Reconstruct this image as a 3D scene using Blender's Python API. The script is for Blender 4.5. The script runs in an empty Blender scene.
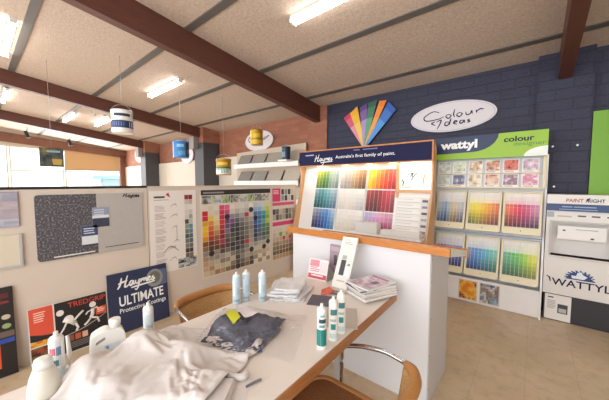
import bpy, bmesh, math, random
from mathutils import Vector, Matrix, noise
random.seed(7)
S = bpy.context.scene
COL = S.collection
R = math.radians

# ------------------------------------------------------------------ camera, world, lights, exposure
cam_d = bpy.data.cameras.new('camera'); cam = bpy.data.objects.new('camera', cam_d); COL.objects.link(cam)
cam_d.sensor_width = 36.0; cam_d.lens = 277.0 / 609.0 * 36.0; cam_d.clip_start = 0.02
cam.location = (0, 0, 1.5); cam.rotation_euler = (R(90 - 3.7), 0, R(39.8))
S.camera = cam
S.view_settings.view_transform = 'Standard'; S.view_settings.look = 'None'
S.view_settings.gamma = 1.0; S.view_settings.use_curve_mapping = False
S.view_settings.exposure = 0.38

W = bpy.data.worlds.new('sky'); S.world = W; W.use_nodes = True
bg = W.node_tree.nodes['Background']; bg.inputs['Color'].default_value = (0.93, 0.97, 1.0, 1); bg.inputs['Strength'].default_value = 2.0

def area(name, loc, rot, sx, sy, power, color=(1, 1, 1)):
    l = bpy.data.lights.new(name, 'AREA'); l.shape = 'RECTANGLE'; l.size = sx; l.size_y = sy; l.energy = power; l.color = color
    o = bpy.data.objects.new(name, l); o.location = loc; o.rotation_euler = rot; COL.objects.link(o); return o
# daylight through the open shopfront behind the viewer and through the window wall
area('shopfront_daylight', (-2.5, -2.7, 1.7), (R(90), 0, 0), 10.5, 2.4, 130, (0.98, 0.98, 1.0))
area('window_daylight', (-14.1, 2.2, 2.0), (R(90), 0, R(-90)), 3.6, 1.5, 130, (0.98, 0.98, 1.0))

sun = bpy.data.lights.new('sun', 'SUN'); sun.energy = 2.5; sun.angle = R(3); so = bpy.data.objects.new('sun', sun); COL.objects.link(so)
so.rotation_euler = (0, R(42), 0)
# ------------------------------------------------------------------ helpers
def lin(c):
    if isinstance(c, str):
        c = c.lstrip('#'); c = tuple(int(c[i:i + 2], 16) / 255 for i in (0, 2, 4))
    return tuple(((v / 12.92) if v <= 0.04045 else ((v + 0.055) / 1.055) ** 2.4) for v in c[:3])

MATS = {}
def mat(name, color='#ffffff', rough=0.5, metal=0.0, spec=0.5, var=0.0, vscale=8.0, bump=0.0, bscale=60.0, emit=None, estr=0.0, stretch=None):
    if name in MATS: return MATS[name]
    m = bpy.data.materials.new(name); m.use_nodes = True; nt = m.node_tree; b = nt.nodes['Principled BSDF']
    c = lin(color); b.inputs['Base Color'].default_value = (*c, 1)
    b.inputs['Roughness'].default_value = rough; b.inputs['Metallic'].default_value = metal
    b.inputs['Specular IOR Level'].default_value = spec
    if emit:
        b.inputs['Emission Color'].default_value = (*lin(emit), 1); b.inputs['Emission Strength'].default_value = estr
    if var or bump:
        tc = nt.nodes.new('ShaderNodeTexCoord'); mp = nt.nodes.new('ShaderNodeMapping'); nt.links.new(tc.outputs['Object'], mp.inputs['Vector'])
        if stretch: mp.inputs['Scale'].default_value = stretch
    if var:
        n = nt.nodes.new('ShaderNodeTexNoise'); n.inputs['Scale'].default_value = vscale; n.inputs['Detail'].default_value = 5
        nt.links.new(mp.outputs[0], n.inputs['Vector'])
        r = nt.nodes.new('ShaderNodeValToRGB'); r.color_ramp.elements[0].position = 0.3; r.color_ramp.elements[1].position = 0.7
        r.color_ramp.elements[0].color = (*[v * (1 - var) for v in c], 1); r.color_ramp.elements[1].color = (*[min(1, v * (1 + var * 0.6)) for v in c], 1)
        nt.links.new(n.outputs['Fac'], r.inputs['Fac']); nt.links.new(r.outputs['Color'], b.inputs['Base Color'])
    if bump:
        n2 = nt.nodes.new('ShaderNodeTexNoise'); n2.inputs['Scale'].default_value = bscale; n2.inputs['Detail'].default_value = 3
        nt.links.new(mp.outputs[0], n2.inputs['Vector'])
        bp = nt.nodes.new('ShaderNodeBump'); bp.inputs['Strength'].default_value = bump; bp.inputs['Distance'].default_value = 0.02
        nt.links.new(n2.outputs['Fac'], bp.inputs['Height']); nt.links.new(bp.outputs[0], b.inputs['Normal'])
    MATS[name] = m; return m

def print_mat(name='print', rough=0.45):
    if name in MATS: return MATS[name]
    m = bpy.data.materials.new(name); m.use_nodes = True; nt = m.node_tree; b = nt.nodes['Principled BSDF']
    a = nt.nodes.new('ShaderNodeAttribute'); a.attribute_name = 'Col'
    nt.links.new(a.outputs['Color'], b.inputs['Base Color']); b.inputs['Roughness'].default_value = rough
    MATS[name] = m; return m

def brick_mat(name, c1, c2, mortar, bw, bh, ms, bump=0.5, rough=0.75):
    m = bpy.data.materials.new(name); m.use_nodes = True; nt = m.node_tree; b = nt.nodes['Principled BSDF']; b.inputs['Roughness'].default_value = rough
    g = nt.nodes.new('ShaderNodeNewGeometry'); sx = nt.nodes.new('ShaderNodeSeparateXYZ'); nt.links.new(g.outputs['Position'], sx.inputs[0])
    ad = nt.nodes.new('ShaderNodeMath'); ad.operation = 'ADD'; nt.links.new(sx.outputs['X'], ad.inputs[0]); nt.links.new(sx.outputs['Y'], ad.inputs[1])
    cb = nt.nodes.new('ShaderNodeCombineXYZ'); nt.links.new(ad.outputs[0], cb.inputs['X']); nt.links.new(sx.outputs['Z'], cb.inputs['Y'])
    br = nt.nodes.new('ShaderNodeTexBrick'); nt.links.new(cb.outputs[0], br.inputs['Vector'])
    br.inputs['Color1'].default_value = (*lin(c1), 1); br.inputs['Color2'].default_value = (*lin(c2), 1); br.inputs['Mortar'].default_value = (*lin(mortar), 1)
    br.inputs['Scale'].default_value = 1.0; br.inputs['Brick Width'].default_value = bw; br.inputs['Row Height'].default_value = bh; br.inputs['Mortar Size'].default_value = ms
    nt.links.new(br.outputs['Color'], b.inputs['Base Color'])
    n = nt.nodes.new('ShaderNodeTexNoise'); n.inputs['Scale'].default_value = 40; nt.links.new(g.outputs['Position'], n.inputs['Vector'])
    mx = nt.nodes.new('ShaderNodeMath'); mx.operation = 'MULTIPLY_ADD'; nt.links.new(br.outputs['Fac'], mx.inputs[0]); mx.inputs[1].default_value = -1.0
    nt.links.new(n.outputs['Fac'], mx.inputs[2])
    bp = nt.nodes.new('ShaderNodeBump'); bp.inputs['Strength'].default_value = bump; bp.inputs['Distance'].default_value = 0.008
    nt.links.new(mx.outputs[0], bp.inputs['Height']); nt.links.new(bp.outputs[0], b.inputs['Normal'])
    MATS[name] = m; return m

I4 = Matrix.Identity(4)
def F(o, u=(1, 0, 0), v=(0, 0, 1)):
    u = Vector(u).normalized(); v = Vector(v); v = (v - u * v.dot(u)).normalized(); n = u.cross(v)
    m = Matrix((u, v, n)).transposed().to_4x4(); m.translation = Vector(o); return m
def FP(y=0, z=0, x=-3.15): return F((x, y, z), (0, 1, 0), (0, 0, 1))        # facing +X
def FB(x=0, z=0, y=4.3): return F((x, y, z), (1, 0, 0), (0, 0, 1))          # facing -Y

class MB:
    def __init__(s, fr=None): s.v = []; s.f = []; s.mi = []; s.c = []; s.sm = []; s.fr = fr or I4
    def add(s, vs, fs, mi=0, col=None, smooth=False):
        b = len(s.v); s.v += [s.fr @ Vector(p) for p in vs]
        for f in fs:
            s.f.append([b + i for i in f]); s.mi.append(mi); s.c.append(col); s.sm.append(smooth)
        return s
    def box(s, x0, y0, z0, x1, y1, z1, mi=0, col=None):
        vs = [(x, y, z) for z in (z0, z1) for y in (y0, y1) for x in (x0, x1)]
        return s.add(vs, [(0, 2, 3, 1), (4, 5, 7, 6), (0, 1, 5, 4), (2, 6, 7, 3), (0, 4, 6, 2), (1, 3, 7, 5)], mi, col)
    def bbox(s, x0, y0, z0, x1, y1, z1, r=0.005, mi=0, col=None, seg=2):
        bm = bmesh.new(); bmesh.ops.create_cube(bm, size=1)
        for v in bm.verts: v.co = Vector(((x0 + x1) / 2 + v.co.x * (x1 - x0), (y0 + y1) / 2 + v.co.y * (y1 - y0), (z0 + z1) / 2 + v.co.z * (z1 - z0)))
        bmesh.ops.bevel(bm, geom=bm.edges[:], offset=r, segments=seg, profile=0.5, affect='EDGES')
        return s.bm(bm, mi, col)
    def bm(s, bm, mi=0, col=None, smooth=False):
        bm.verts.index_update(); s.add([v.co for v in bm.verts], [[v.index for v in f.verts] for f in bm.faces], mi, col, smooth); bm.free(); return s
    def quad(s, x0, y0, x1, y1, z=0.0, mi=0, col=None): return s.add([(x0, y0, z), (x1, y0, z), (x1, y1, z), (x0, y1, z)], [(0, 1, 2, 3)], mi, col)
    def poly(s, pts, z=0.0, mi=0, col=None): return s.add([(p[0], p[1], z) for p in pts], [tuple(range(len(pts)))], mi, col)
    def prism(s, pts, z0, z1, mi=0, col=None, cap=True):
        n = len(pts); vs = [(p[0], p[1], z0) for p in pts] + [(p[0], p[1], z1) for p in pts]
        fs = [(i, (i + 1) % n, n + (i + 1) % n, n + i) for i in range(n)]
        if cap: fs += [tuple(range(n - 1, -1, -1)), tuple(range(n, 2 * n))]
        return s.add(vs, fs, mi, col)
    def lathe(s, prof, o=(0, 0, 0), seg=20, mi=0, col=None, cap=True, smooth=True):
        vs = []; fs = []
        for r, z in prof:
            for k in range(seg):
                a = 2 * math.pi * k / seg; vs.append((o[0] + r * math.cos(a), o[1] + r * math.sin(a), o[2] + z))
        for i in range(len(prof) - 1):
            for k in range(seg):
                k2 = (k + 1) % seg; fs.append((i * seg + k, i * seg + k2, (i + 1) * seg + k2, (i + 1) * seg + k))
        s.add(vs, fs, mi, col, smooth)
        if cap:
            b = len(s.v) - len(vs); n = len(prof)
            s.f.append([b + k for k in range(seg - 1, -1, -1)]); s.mi.append(mi); s.c.append(col); s.sm.append(False)
            s.f.append([b + (n - 1) * seg + k for k in range(seg)]); s.mi.append(mi); s.c.append(col); s.sm.append(False)
        return s
    def tube(s, path, r=0.01, seg=10, mi=0, col=None, closed=False, flat=1.0, up=(0, 0, 1)):
        P = [Vector(p) for p in path]; n = len(P); vs = []; fs = []; up = Vector(up)
        for i, p in enumerate(P):
            t = (P[(i + 1) % n] - P[i - 1]) if closed else (P[min(i + 1, n - 1)] - P[max(i - 1, 0)])
            t.normalize(); a = up.cross(t)
            if a.length < 1e-3: a = Vector((1, 0, 0)).cross(t)
            a.normalize(); b = t.cross(a)
            rr = r[i] if isinstance(r, (list, tuple)) else r
            for k in range(seg):
                w = 2 * math.pi * k / seg; vs.append(p + a * (rr * math.cos(w)) + b * (rr * flat * math.sin(w)))
        for i in range(n if closed else n - 1):
            for k in range(seg):
                k2 = (k + 1) % seg; j = (i + 1) % n; fs.append((i * seg + k, i * seg + k2, j * seg + k2, j * seg + k))
        if not closed: fs += [tuple(range(seg - 1, -1, -1)), tuple((n - 1) * seg + k for k in range(seg))]
        return s.add(vs, fs, mi, col, True)
    def ribbon(s, pts, w, z=0.0, mi=0, col=None, h=0.0):
        P = smooth_path([(p[0], p[1], 0) for p in pts], 6); n = len(P); vs = []
        for i, p in enumerate(P):
            t = P[min(i + 1, n - 1)] - P[max(i - 1, 0)]; t.normalize(); a = Vector((-t.y, t.x, 0))
            ww = w * (0.55 + 0.45 * math.sin(math.pi * i / (n - 1)))
            vs += [(p.x + a.x * ww, p.y + a.y * ww, z), (p.x - a.x * ww, p.y - a.y * ww, z)]
        return s.add(vs, [(2 * i, 2 * i + 1, 2 * i + 3, 2 * i + 2) for i in range(n - 1)], mi, col)
    def build(s, name, mats, parent=None, origin=None, subdiv=0, bevel=0):
        if not isinstance(mats, (list, tuple)): mats = [mats]
        if origin is None: origin = world_of(parent) if parent else base_of(s.v)
        origin = Vector(origin)
        me = bpy.data.meshes.new(name); me.from_pydata([tuple(v - origin) for v in s.v], [], s.f)
        for m in mats: me.materials.append(m)
        me.polygons.foreach_set('material_index', s.mi); me.polygons.foreach_set('use_smooth', s.sm)
        if any(c is not None for c in s.c):
            at = me.color_attributes.new('Col', 'FLOAT_COLOR', 'CORNER'); buf = []
            for p, c in zip(s.f, s.c):
                q = lin(c) if c is not None else (0.8, 0.8, 0.8)
                buf += [*q, 1.0] * len(p)
            at.data.foreach_set('color', buf)
        me.update(); o = bpy.data.objects.new(name, me); COL.objects.link(o)
        if parent: o.parent = parent
        else: o.location = origin
        if bevel:
            md = o.modifiers.new('bevel', 'BEVEL'); md.width = bevel; md.segments = 2; md.limit_method = 'ANGLE'
        if subdiv:
            md = o.modifiers.new('sub', 'SUBSURF'); md.levels = subdiv; md.render_levels = subdiv
        return o

def base_of(vs):
    xs = [v.x for v in vs]; ys = [v.y for v in vs]; return Vector(((min(xs) + max(xs)) / 2, (min(ys) + max(ys)) / 2, min(v.z for v in vs)))
def world_of(o):
    l = Vector((0, 0, 0))
    while o: l = l + o.location; o = o.parent
    return l
def smooth_path(pts, k=6, closed=False):
    P = [Vector(p) for p in pts]; n = len(P); out = []
    rng = range(n) if closed else range(n - 1)
    for i in rng:
        p0 = P[(i - 1) % n] if closed or i > 0 else P[0]; p1 = P[i]; p2 = P[(i + 1) % n]; p3 = P[(i + 2) % n] if closed or i + 2 < n else P[-1]
        for j in range(k):
            t = j / k; out.append(0.5 * ((2 * p1) + (p2 - p0) * t + (2 * p0 - 5 * p1 + 4 * p2 - p3) * t * t + (3 * p1 - p0 - 3 * p2 + p3) * t ** 3))
    if not closed: out.append(P[-1])
    return out
def rrect(x0, y0, x1, y1, r, k=4):
    out = []
    for cx, cy, a in ((x1 - r, y1 - r, 0), (x0 + r, y1 - r, 90), (x0 + r, y0 + r, 180), (x1 - r, y0 + r, 270)):
        for i in range(k + 1):
            w = R(a + 90 * i / k); out.append((cx + r * math.cos(w), cy + r * math.sin(w)))
    return out
def tag(o, label, cat, group=None):
    o['label'] = label; o['category'] = cat
    if group: o['group'] = group
    return o
def thing(name, label, cat, loc=(0, 0, 0), group=None):
    o = bpy.data.objects.new(name, None); o.empty_display_size = 0.1; o.location = loc; COL.objects.link(o); return tag(o, label, cat, group)
def struct(o, label=None):
    o['kind'] = 'structure'
    if label: o['label'] = label
    return o
def dup(root, loc=None, rz=None, label=None):
    r = root.copy(); COL.objects.link(r)
    if loc is not None: r.location = loc
    if rz is not None: r.rotation_euler = (0, 0, rz)
    if label: r['label'] = label
    for ch in root.children:
        c = ch.copy(); COL.objects.link(c); c.parent = r
        for g in ch.children:
            d = g.copy(); COL.objects.link(d); d.parent = c
    return r
def lettering(text, fr, x0, y0, w, h, m, parent, name='lettering', off=0.0, shear=0.0, z=0.0015, ext=0.0008, spacing=1.0):
    cu = bpy.data.curves.new('tmp', 'FONT'); cu.body = text; cu.offset = off; cu.shear = shear; cu.extrude = 0; cu.resolution_u = 3; cu.space_character = spacing
    ob = bpy.data.objects.new('tmp', cu); COL.objects.link(ob); dg = bpy.context.evaluated_depsgraph_get(); dg.update()
    me = bpy.data.meshes.new_from_object(ob.evaluated_get(dg)); bpy.data.objects.remove(ob); bpy.data.curves.remove(cu)
    xs = [v.co.x for v in me.vertices]; ys = [v.co.y for v in me.vertices]
    ax, bx, ay, by = min(xs), max(xs), min(ys), max(ys); sx = w / (bx - ax); sy = h / (by - ay)
    mb = MB(fr); mb.add([(x0 + (v.co.x - ax) * sx, y0 + (v.co.y - ay) * sy, z) for v in me.vertices], [list(p.vertices) for p in me.polygons])
    bpy.data.meshes.remove(me)
    return mb.build(name, m, parent)

HAY = [  # script word: strokes in a 10 x 4 box
    [(0.3, 0.6), (0.9, 1.6), (1.3, 3.4)], [(0.5, 1.9), (1.5, 2.2), (2.5, 2.4)], [(2.6, 3.7), (2.1, 2.0), (1.9, 0.9), (2.4, 0.9), (2.9, 1.4)],
    [(3.8, 2.0), (3.2, 2.0), (2.9, 1.2), (3.3, 0.9), (3.8, 1.9), (3.8, 1.0), (4.2, 1.2)], [(4.3, 2.0), (4.3, 1.2), (4.8, 1.1), (5.2, 2.0), (4.9, 0.4), (4.4, -0.6), (4.0, -0.3)],
    [(5.5, 1.0), (5.6, 2.0), (5.7, 1.6), (6.1, 2.0), (6.2, 1.1)], [(6.2, 1.4), (6.6, 2.0), (6.8, 1.1), (7.1, 1.1)],
    [(7.1, 1.4), (7.7, 1.8), (7.4, 2.1), (7.1, 1.5), (7.5, 1.0), (8.1, 1.4)], [(8.6, 2.1), (8.2, 1.7), (8.7, 1.3), (8.3, 0.9), (8.0, 1.1)],
    [(3.2, 0.2), (5.0, 0.35), (8.8, 0.5)]]
COLOUR = [[(2.6, 3.2), (1.6, 3.6), (0.2, 2.6), (0.6, 1.7), (2.4, 1.8), (3.3, 2.2)], [(4.0, 2.6), (3.6, 2.2), (4.0, 1.7), (4.4, 2.2), (4.0, 2.6)],
    [(4.9, 3.5), (4.75, 2.5), (4.9, 1.8)], [(5.6, 2.7), (5.2, 2.2), (5.6, 1.8), (6.0, 2.3), (5.6, 2.7)], [(6.5, 2.6), (6.6, 2.0), (7.1, 2.1), (7.3, 2.7), (7.4, 2.0)],
    [(7.9, 2.7), (8.0, 2.1)], [(7.95, 2.4), (8.4, 2.8), (8.9, 2.7)]]
IDEAS = [[(2.2, 1.2), (2.9, 1.5), (2.7, 0.6), (2.3, -0.4)], [(2.0, 0.5), (1.4, 1.0), (2.0, 1.3)], [(4.1, 0.9), (3.6, 0.9), (3.5, 0.3), (3.9, 0.2), (4.2, 0.8), (4.4, 1.6), (4.2, 0.3)],
    [(4.8, 0.6), (5.3, 0.8), (5.0, 1.0), (4.8, 0.5), (5.3, 0.2)], [(6.2, 0.9), (5.8, 0.9), (5.7, 0.4), (6.1, 0.4), (6.3, 0.9), (6.4, 0.3)],
    [(7.1, 1.0), (6.8, 0.8), (7.1, 0.5), (6.7, 0.3)]]
def script(strokes, fr, x0, y0, w, h, bw, bh, m, parent, sw=0.1, name='lettering', z=0.0015):
    mb = MB(fr); sx = w / bw; sy = h / bh
    for st in strokes: mb.ribbon([(x0 + p[0] * sx, y0 + p[1] * sy) for p in st], sw, z)
    return mb.build(name, m, parent)
def lines(mb, x0, y0, x1, y1, n, z=0.001, col='#777777', mi=0, fill=0.45, ragged=0.3):
    dy = (y1 - y0) / n
    for i in range(n):
        e = x1 - (x1 - x0) * ragged * random.random()
        mb.quad(x0, y1 - dy * i - dy * fill, e, y1 - dy * i, z, mi, col)
def hexmix(a, b, t):
    a = a.lstrip('#'); b = b.lstrip('#')
    return '#' + ''.join('%02x' % max(0, min(255, int(round(int(a[i:i + 2], 16) * (1 - t) + int(b[i:i + 2], 16) * t)))) for i in (0, 2, 4))
def jit(c, d=10):
    c = c.lstrip('#'); return '#' + ''.join('%02x' % max(0, min(255, int(c[i:i + 2], 16) + random.randint(-d, d))) for i in (0, 2, 4))
def photo(mb, x0, y0, x1, y1, pal, nx=8, ny=6, z=0.001, sc=3.0):
    o = random.random() * 50; dx = (x1 - x0) / nx; dy = (y1 - y0) / ny
    for i in range(nx):
        for j in range(ny):
            t = noise.noise(Vector((i / nx * sc + o, j / ny * sc, o))) * 0.9 + 0.5 + random.uniform(-.08, .08)
            t = max(0, min(0.999, t)) * (len(pal) - 1); k = int(t)
            mb.quad(x0 + i * dx, y0 + j * dy, x0 + (i + 1) * dx, y0 + (j + 1) * dy, z, 0, hexmix(pal[k], pal[min(k + 1, len(pal) - 1)], t - k))

PR = print_mat(); PRG = print_mat('print_gloss', 0.25)
white = mat('white_laminate', '#e9e6e4', 0.4, var=0.02); offw = mat('off_white', '#e6dfd4', 0.5)
wood = mat('honey_wood', '#c27a36', 0.4, var=0.22, vscale=9, stretch=(2, 14, 14)); lightwood = mat('pale_wood', '#d9a878', 0.45, var=0.15, vscale=8, stretch=(14, 14, 2))
chrome = mat('chrome', '#d5d5d8', 0.12, 1.0); black = mat('black', '#17171a', 0.5); dark = mat('dark_grey', '#3a3b3f', 0.6)
navy = mat('navy_print', '#151640', 0.55, spec=.2); whitep = mat('white_print', '#f2f2f0', 0.5); tube_em = mat('tube_glow', '#ffffff', 0.4, emit='#fbf8f5', estr=12.0)
teal = mat('teal_print', '#1f7f7a', 0.4); lime = mat('lime_print', '#8fb81e', 0.4); red = mat('red_print', '#c0392b', 0.5)
cream = mat('cream_plastic', '#e3d7b6', 0.4); plastic_w = mat('white_plastic', '#ecebe6', 0.35); galv = mat('bright_steel', '#b9babc', 0.3, 0.9)
clearfilm = None

# ------------------------------------------------------------------ the room
def floor_mat():
    m = mat('floor_vinyl', '#d6bf9f', 0.33, var=0.10, vscale=1.8, bump=0.05, bscale=5)
    nt = m.node_tree; b = nt.nodes['Principled BSDF']; old = b.inputs['Base Color'].links[0].from_socket
    g = nt.nodes.new('ShaderNodeNewGeometry')
    n = nt.nodes.new('ShaderNodeTexNoise'); n.inputs['Scale'].default_value = 9; n.inputs['Detail'].default_value = 8; n.inputs['Roughness'].default_value = 0.7; nt.links.new(g.outputs['Position'], n.inputs['Vector'])
    r = nt.nodes.new('ShaderNodeValToRGB'); r.color_ramp.elements[0].position = 0.3; r.color_ramp.elements[0].color = (0.62, 0.58, 0.52, 1); r.color_ramp.elements[1].position = 0.52; r.color_ramp.elements[1].color = (1, 1, 1, 1)
    nt.links.new(n.outputs['Fac'], r.inputs['Fac'])
    br = nt.nodes.new('ShaderNodeTexBrick'); br.offset = 0.0; nt.links.new(g.outputs['Position'], br.inputs['Vector'])
    br.inputs['Color1'].default_value = (1, 1, 1, 1); br.inputs['Color2'].default_value = (0.95, 0.95, 0.94, 1); br.inputs['Mortar'].default_value = (0.8, 0.77, 0.73, 1)
    br.inputs['Scale'].default_value = 1; br.inputs['Brick Width'].default_value = 0.305; br.inputs['Row Height'].default_value = 0.305; br.inputs['Mortar Size'].default_value = 0.0025
    m1 = nt.nodes.new('ShaderNodeMix'); m1.data_type = 'RGBA'; m1.blend_type = 'MULTIPLY'; m1.inputs['Factor'].default_value = 0.55
    nt.links.new(old, m1.inputs[6]); nt.links.new(r.outputs['Color'], m1.inputs[7])
    m2 = nt.nodes.new('ShaderNodeMix'); m2.data_type = 'RGBA'; m2.blend_type = 'MULTIPLY'; m2.inputs['Factor'].default_value = 0.7
    nt.links.new(m1.outputs[2], m2.inputs[6]); nt.links.new(br.outputs['Color'], m2.inputs[7]); nt.links.new(m2.outputs[2], b.inputs['Base Color'])
    return m
struct(MB().box(-14.4, -3, -0.1, 3, 4.6, 0).build('floor', floor_mat(), origin=(0, 0, 0)))
SL = 0.128
def cz(y): return 2.92 + SL * (4.3 - y)
ceil_m = mat('ceiling_board', '#c5b1a0', 0.85, var=0.2, vscale=42, bump=0.25, bscale=70)
def slopebox(mb, x0, x1, y0, y1, top, bot, mi=0):
    vs = [(x, y, cz(y) + d) for d in (bot, top) for y in (y0, y1) for x in (x0, x1)]
    mb.add(vs, [(0, 2, 3, 1), (4, 5, 7, 6), (0, 1, 5, 4), (2, 6, 7, 3), (0, 4, 6, 2), (1, 3, 7, 5)], mi); return mb
ce = slopebox(MB(), -14.4, 3, -3, 4.62, 0.1, 0).build('ceiling', ceil_m, origin=(0, 0, 0)); struct(ce)
bat_m = mat('grey_cover_strip', '#5f5a55', 0.6)
for i, y in enumerate((-1.76, -0.61, 0.53, 1.68, 2.79, 3.86)):
    struct(slopebox(MB(), -14.3, 3, y - 0.04, y + 0.04, 0.002, -0.012).build('trim_%d' % (i + 1), bat_m, origin=(0, y, cz(y))))
beam_m = mat('brown_painted_timber', '#5c3327', 0.5, var=0.15, vscale=4, stretch=(6, 1, 6))
for i, (x, d) in enumerate(((0.20, 0.3), (-3.22, 0.3), (-7.05, 0.25), (-10.9, 0.25))):
    struct(slopebox(MB(), x - 0.055, x + 0.055, -3, 4.25, 0.002, -d).build('ceiling_beam', beam_m, origin=(x, 0, 3)))

brick = brick_mat('red_brick', '#a0694f', '#925a43', '#8c6250', 0.24, 0.086, 0.008, 0.5)
navyblock = brick_mat('navy_painted_block', '#2a2b42', '#26273d', '#1e1f33', 0.29, 0.115, 0.006, 0.6, 0.6)
def wall_to_ceiling(mb, x0, x1, y0, y1, mi=0):
    vs = [(x0, y0, 0), (x1, y0, 0), (x1, y1, 0), (x0, y1, 0), (x0, y0, cz(y0) + .02), (x1, y0, cz(y0) + .02), (x1, y1, cz(y1) + .02), (x0, y1, cz(y1) + .02)]
    return mb.add(vs, [(3, 2, 1, 0), (4, 5, 6, 7), (0, 1, 5, 4), (1, 2, 6, 5), (2, 3, 7, 6), (3, 0, 4, 7)], mi)
wb = wall_to_ceiling(MB(), -14.4, -3.02, 4.5, 4.6); struct(wb.build('wall_back', brick, origin=(-8, 4.5, 0)))
wp = wall_to_ceiling(MB(), -3.42, -3.02, 4.27, 4.5); struct(wp.build('wall_back_pier', brick, origin=(-3.2, 4.4, 0)))
wr = wall_to_ceiling(MB(), -3.02, 3.0, 4.3, 4.6); struct(wr.build('wall_right', navyblock, origin=(0, 4.3, 0)))
wq = wall_to_ceiling(MB(), -0.03, 0.43, 4.22, 4.3); struct(wq.build('wall_right_pier', navyblock, origin=(0.2, 4.25, 0)))
struct(wall_to_ceiling(MB(), 3.0, 3.1, -3, 4.6).build('wall_side_sun_block', mat('side_wall_paint', '#e6e0d8', .7), origin=(3.05, 0, 0)))  # unseen side wall, added to keep the sun from reaching the floor inside
panel_c = mat('cream_wall_panel', '#d8cdbd', 0.6)
struct(MB().box(-14.3, 4.46, 0, -5.6, 4.5, 2.17).build('wall_back_panel', panel_c, origin=(-9, 4.48, 0)))
greycol = mat('grey_column_paint', '#49494d', 0.6)
for i, (x0, x1) in enumerate(((-7.3, -6.84), (-11.15, -10.7))):
    pr = struct(MB().box(x0, 4.0, 0, x1, 4.46, 2.56).build('pillar', greycol, origin=((x0 + x1) / 2, 4.23, 0)))
    mb = wall_to_ceiling(MB(), x0, x1, 4.0, 4.5); mb.v[0].z = mb.v[1].z = mb.v[2].z = mb.v[3].z = 2.562
    mb.build('brick_pier_top', brick, pr)
    MB().bbox(x0 - 0.05, 3.86, 2.40, x0 + 0.22, 3.995, 2.72, 0.01).build('beam_shoe', mat('grey_shoe', '#8d8580', 0.6), pr)

# window wall at the far left
wl = MB(); wl.box(-14.4, -3, 0, -14.3, 4.5, 0.75)
wl.add([(-14.4, -3, 2.93), (-14.3, -3, 2.93), (-14.3, 4.5, 2.62), (-14.4, 4.5, 2.62), (-14.4, -3, cz(-3)), (-14.3, -3, cz(-3)), (-14.3, 4.5, cz(4.5)), (-14.4, 4.5, cz(4.5))],
       [(3, 2, 1, 0), (4, 5, 6, 7), (0, 1, 5, 4), (1, 2, 6, 5), (2, 3, 7, 6), (3, 0, 4, 7)])
struct(wl.build('wall_left', mat('painted_plaster', '#d6c8b4', 0.7), origin=(-14.35, 0, 0)))
hd = MB(); hd.add([(-14.3, -3, 3.25), (-14.2, -3, 3.25), (-14.2, 4.5, 2.58), (-14.3, 4.5, 2.58), (-14.3, -3, 3.62), (-14.2, -3, 3.62), (-14.2, 4.5, 2.86), (-14.3, 4.5, 2.86)],
       [(3, 2, 1, 0), (4, 5, 6, 7), (0, 1, 5, 4), (1, 2, 6, 5), (2, 3, 7, 6), (3, 0, 4, 7)])
struct(hd.build('trim_7', mat('window_header_timber', '#7d5340', 0.5, var=0.15), origin=(-14.25, 0, 3)))
frame_m = mat('window_timber', '#8a5233', 0.5); glass = None
gm = bpy.data.materials.new('window_glass'); gm.use_nodes = True; nt = gm.node_tree; nt.nodes.remove(nt.nodes['Principled BSDF'])
tr = nt.nodes.new('ShaderNodeBsdfTransparent'); gl = nt.nodes.new('ShaderNodeBsdfGlossy'); gl.inputs['Roughness'].default_value = 0.02; mx = nt.nodes.new('ShaderNodeMixShader'); mx.inputs[0].default_value = 0.06
nt.links.new(tr.outputs[0], mx.inputs[1]); nt.links.new(gl.outputs[0], mx.inputs[2]); nt.links.new(mx.outputs[0], nt.nodes['Material Output'].inputs[0])
for i, (y0, y1) in enumerate(((-2.9, 0.86), (0.9, 2.36), (2.4, 4.36))):
    fr = MB(); zt = 2.62 + (4.5 - y1) * 0.085
    for (a, b, c, d) in ((y0, 0.75, y1, 0.81), (y0, zt - .05, y1, zt), (y0, 0.81, y0 + .035, zt - .05), (y1 - .035, 0.81, y1, zt - .05), (y0 + .035, 1.90, y1 - .035, 1.94)):
        fr.box(-14.38, a, b, -14.31, c, d)
    w = fr.build('window_%d' % (i + 1), mat('pale_frame', '#d9cbb8', 0.5), origin=(-14.35, (y0 + y1) / 2, .75)); struct(w)
    MB().box(-14.35, y0 + .035, .81, -14.345, y1 - .035, zt - .05).build('window_pane', gm, w)
struct(MB().box(-14.4, 4.28, 0.75, -14.2, 4.46, 2.62).build('trim_8', mat('corner_post', '#7d4a32', 0.5), origin=(-14.3, 4.37, .75)))
rb = thing('roller_blind', 'tan roller blind half lowered over the far shop window', 'blind', (-14.27, 3.3, 1.99))
MB().box(-14.275, 2.40, 2.0, -14.268, 4.24, 2.75).build('blind_fabric', mat('blind_fabric', '#cba77a', 0.8, emit='#c9935a', estr=0.0), rb)
MB().bbox(-14.285, 2.38, 1.975, -14.258, 4.26, 2.0, 0.004).build('bottom_bar', mat('blind_bar', '#b58a5c', 0.5), rb)

# outside the windows
struct(MB().box(-40, -20, -0.25, -14.4, 24, -0.12).build('ground_outside', mat('pale_paving', '#cfc8bc', 0.8), origin=(-20, 0, -.2)))
ex = thing('shop_building', 'white shopfront across the street seen through the far window', 'building', (-24, 8, -0.12))
MB().box(-28, -6, -.12, -24, 22, 4.2).build('wall', mat('white_render', '#f0efea', 0.8), ex)
MB().box(-24, 5.5, 1.75, -23.2, 12.5, 1.95).build('awning', mat('blue_awning', '#7fb3c9', 0.6), ex)
mb = MB()
for k in range(5): mb.box(-23.99, 6 + 1.3 * k, 0.3, -23.95, 7.1 + 1.3 * k, 1.7)
mb.build('shop_window', mat('pale_blue_glass', '#a9c6d2', 0.2), ex)

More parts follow.
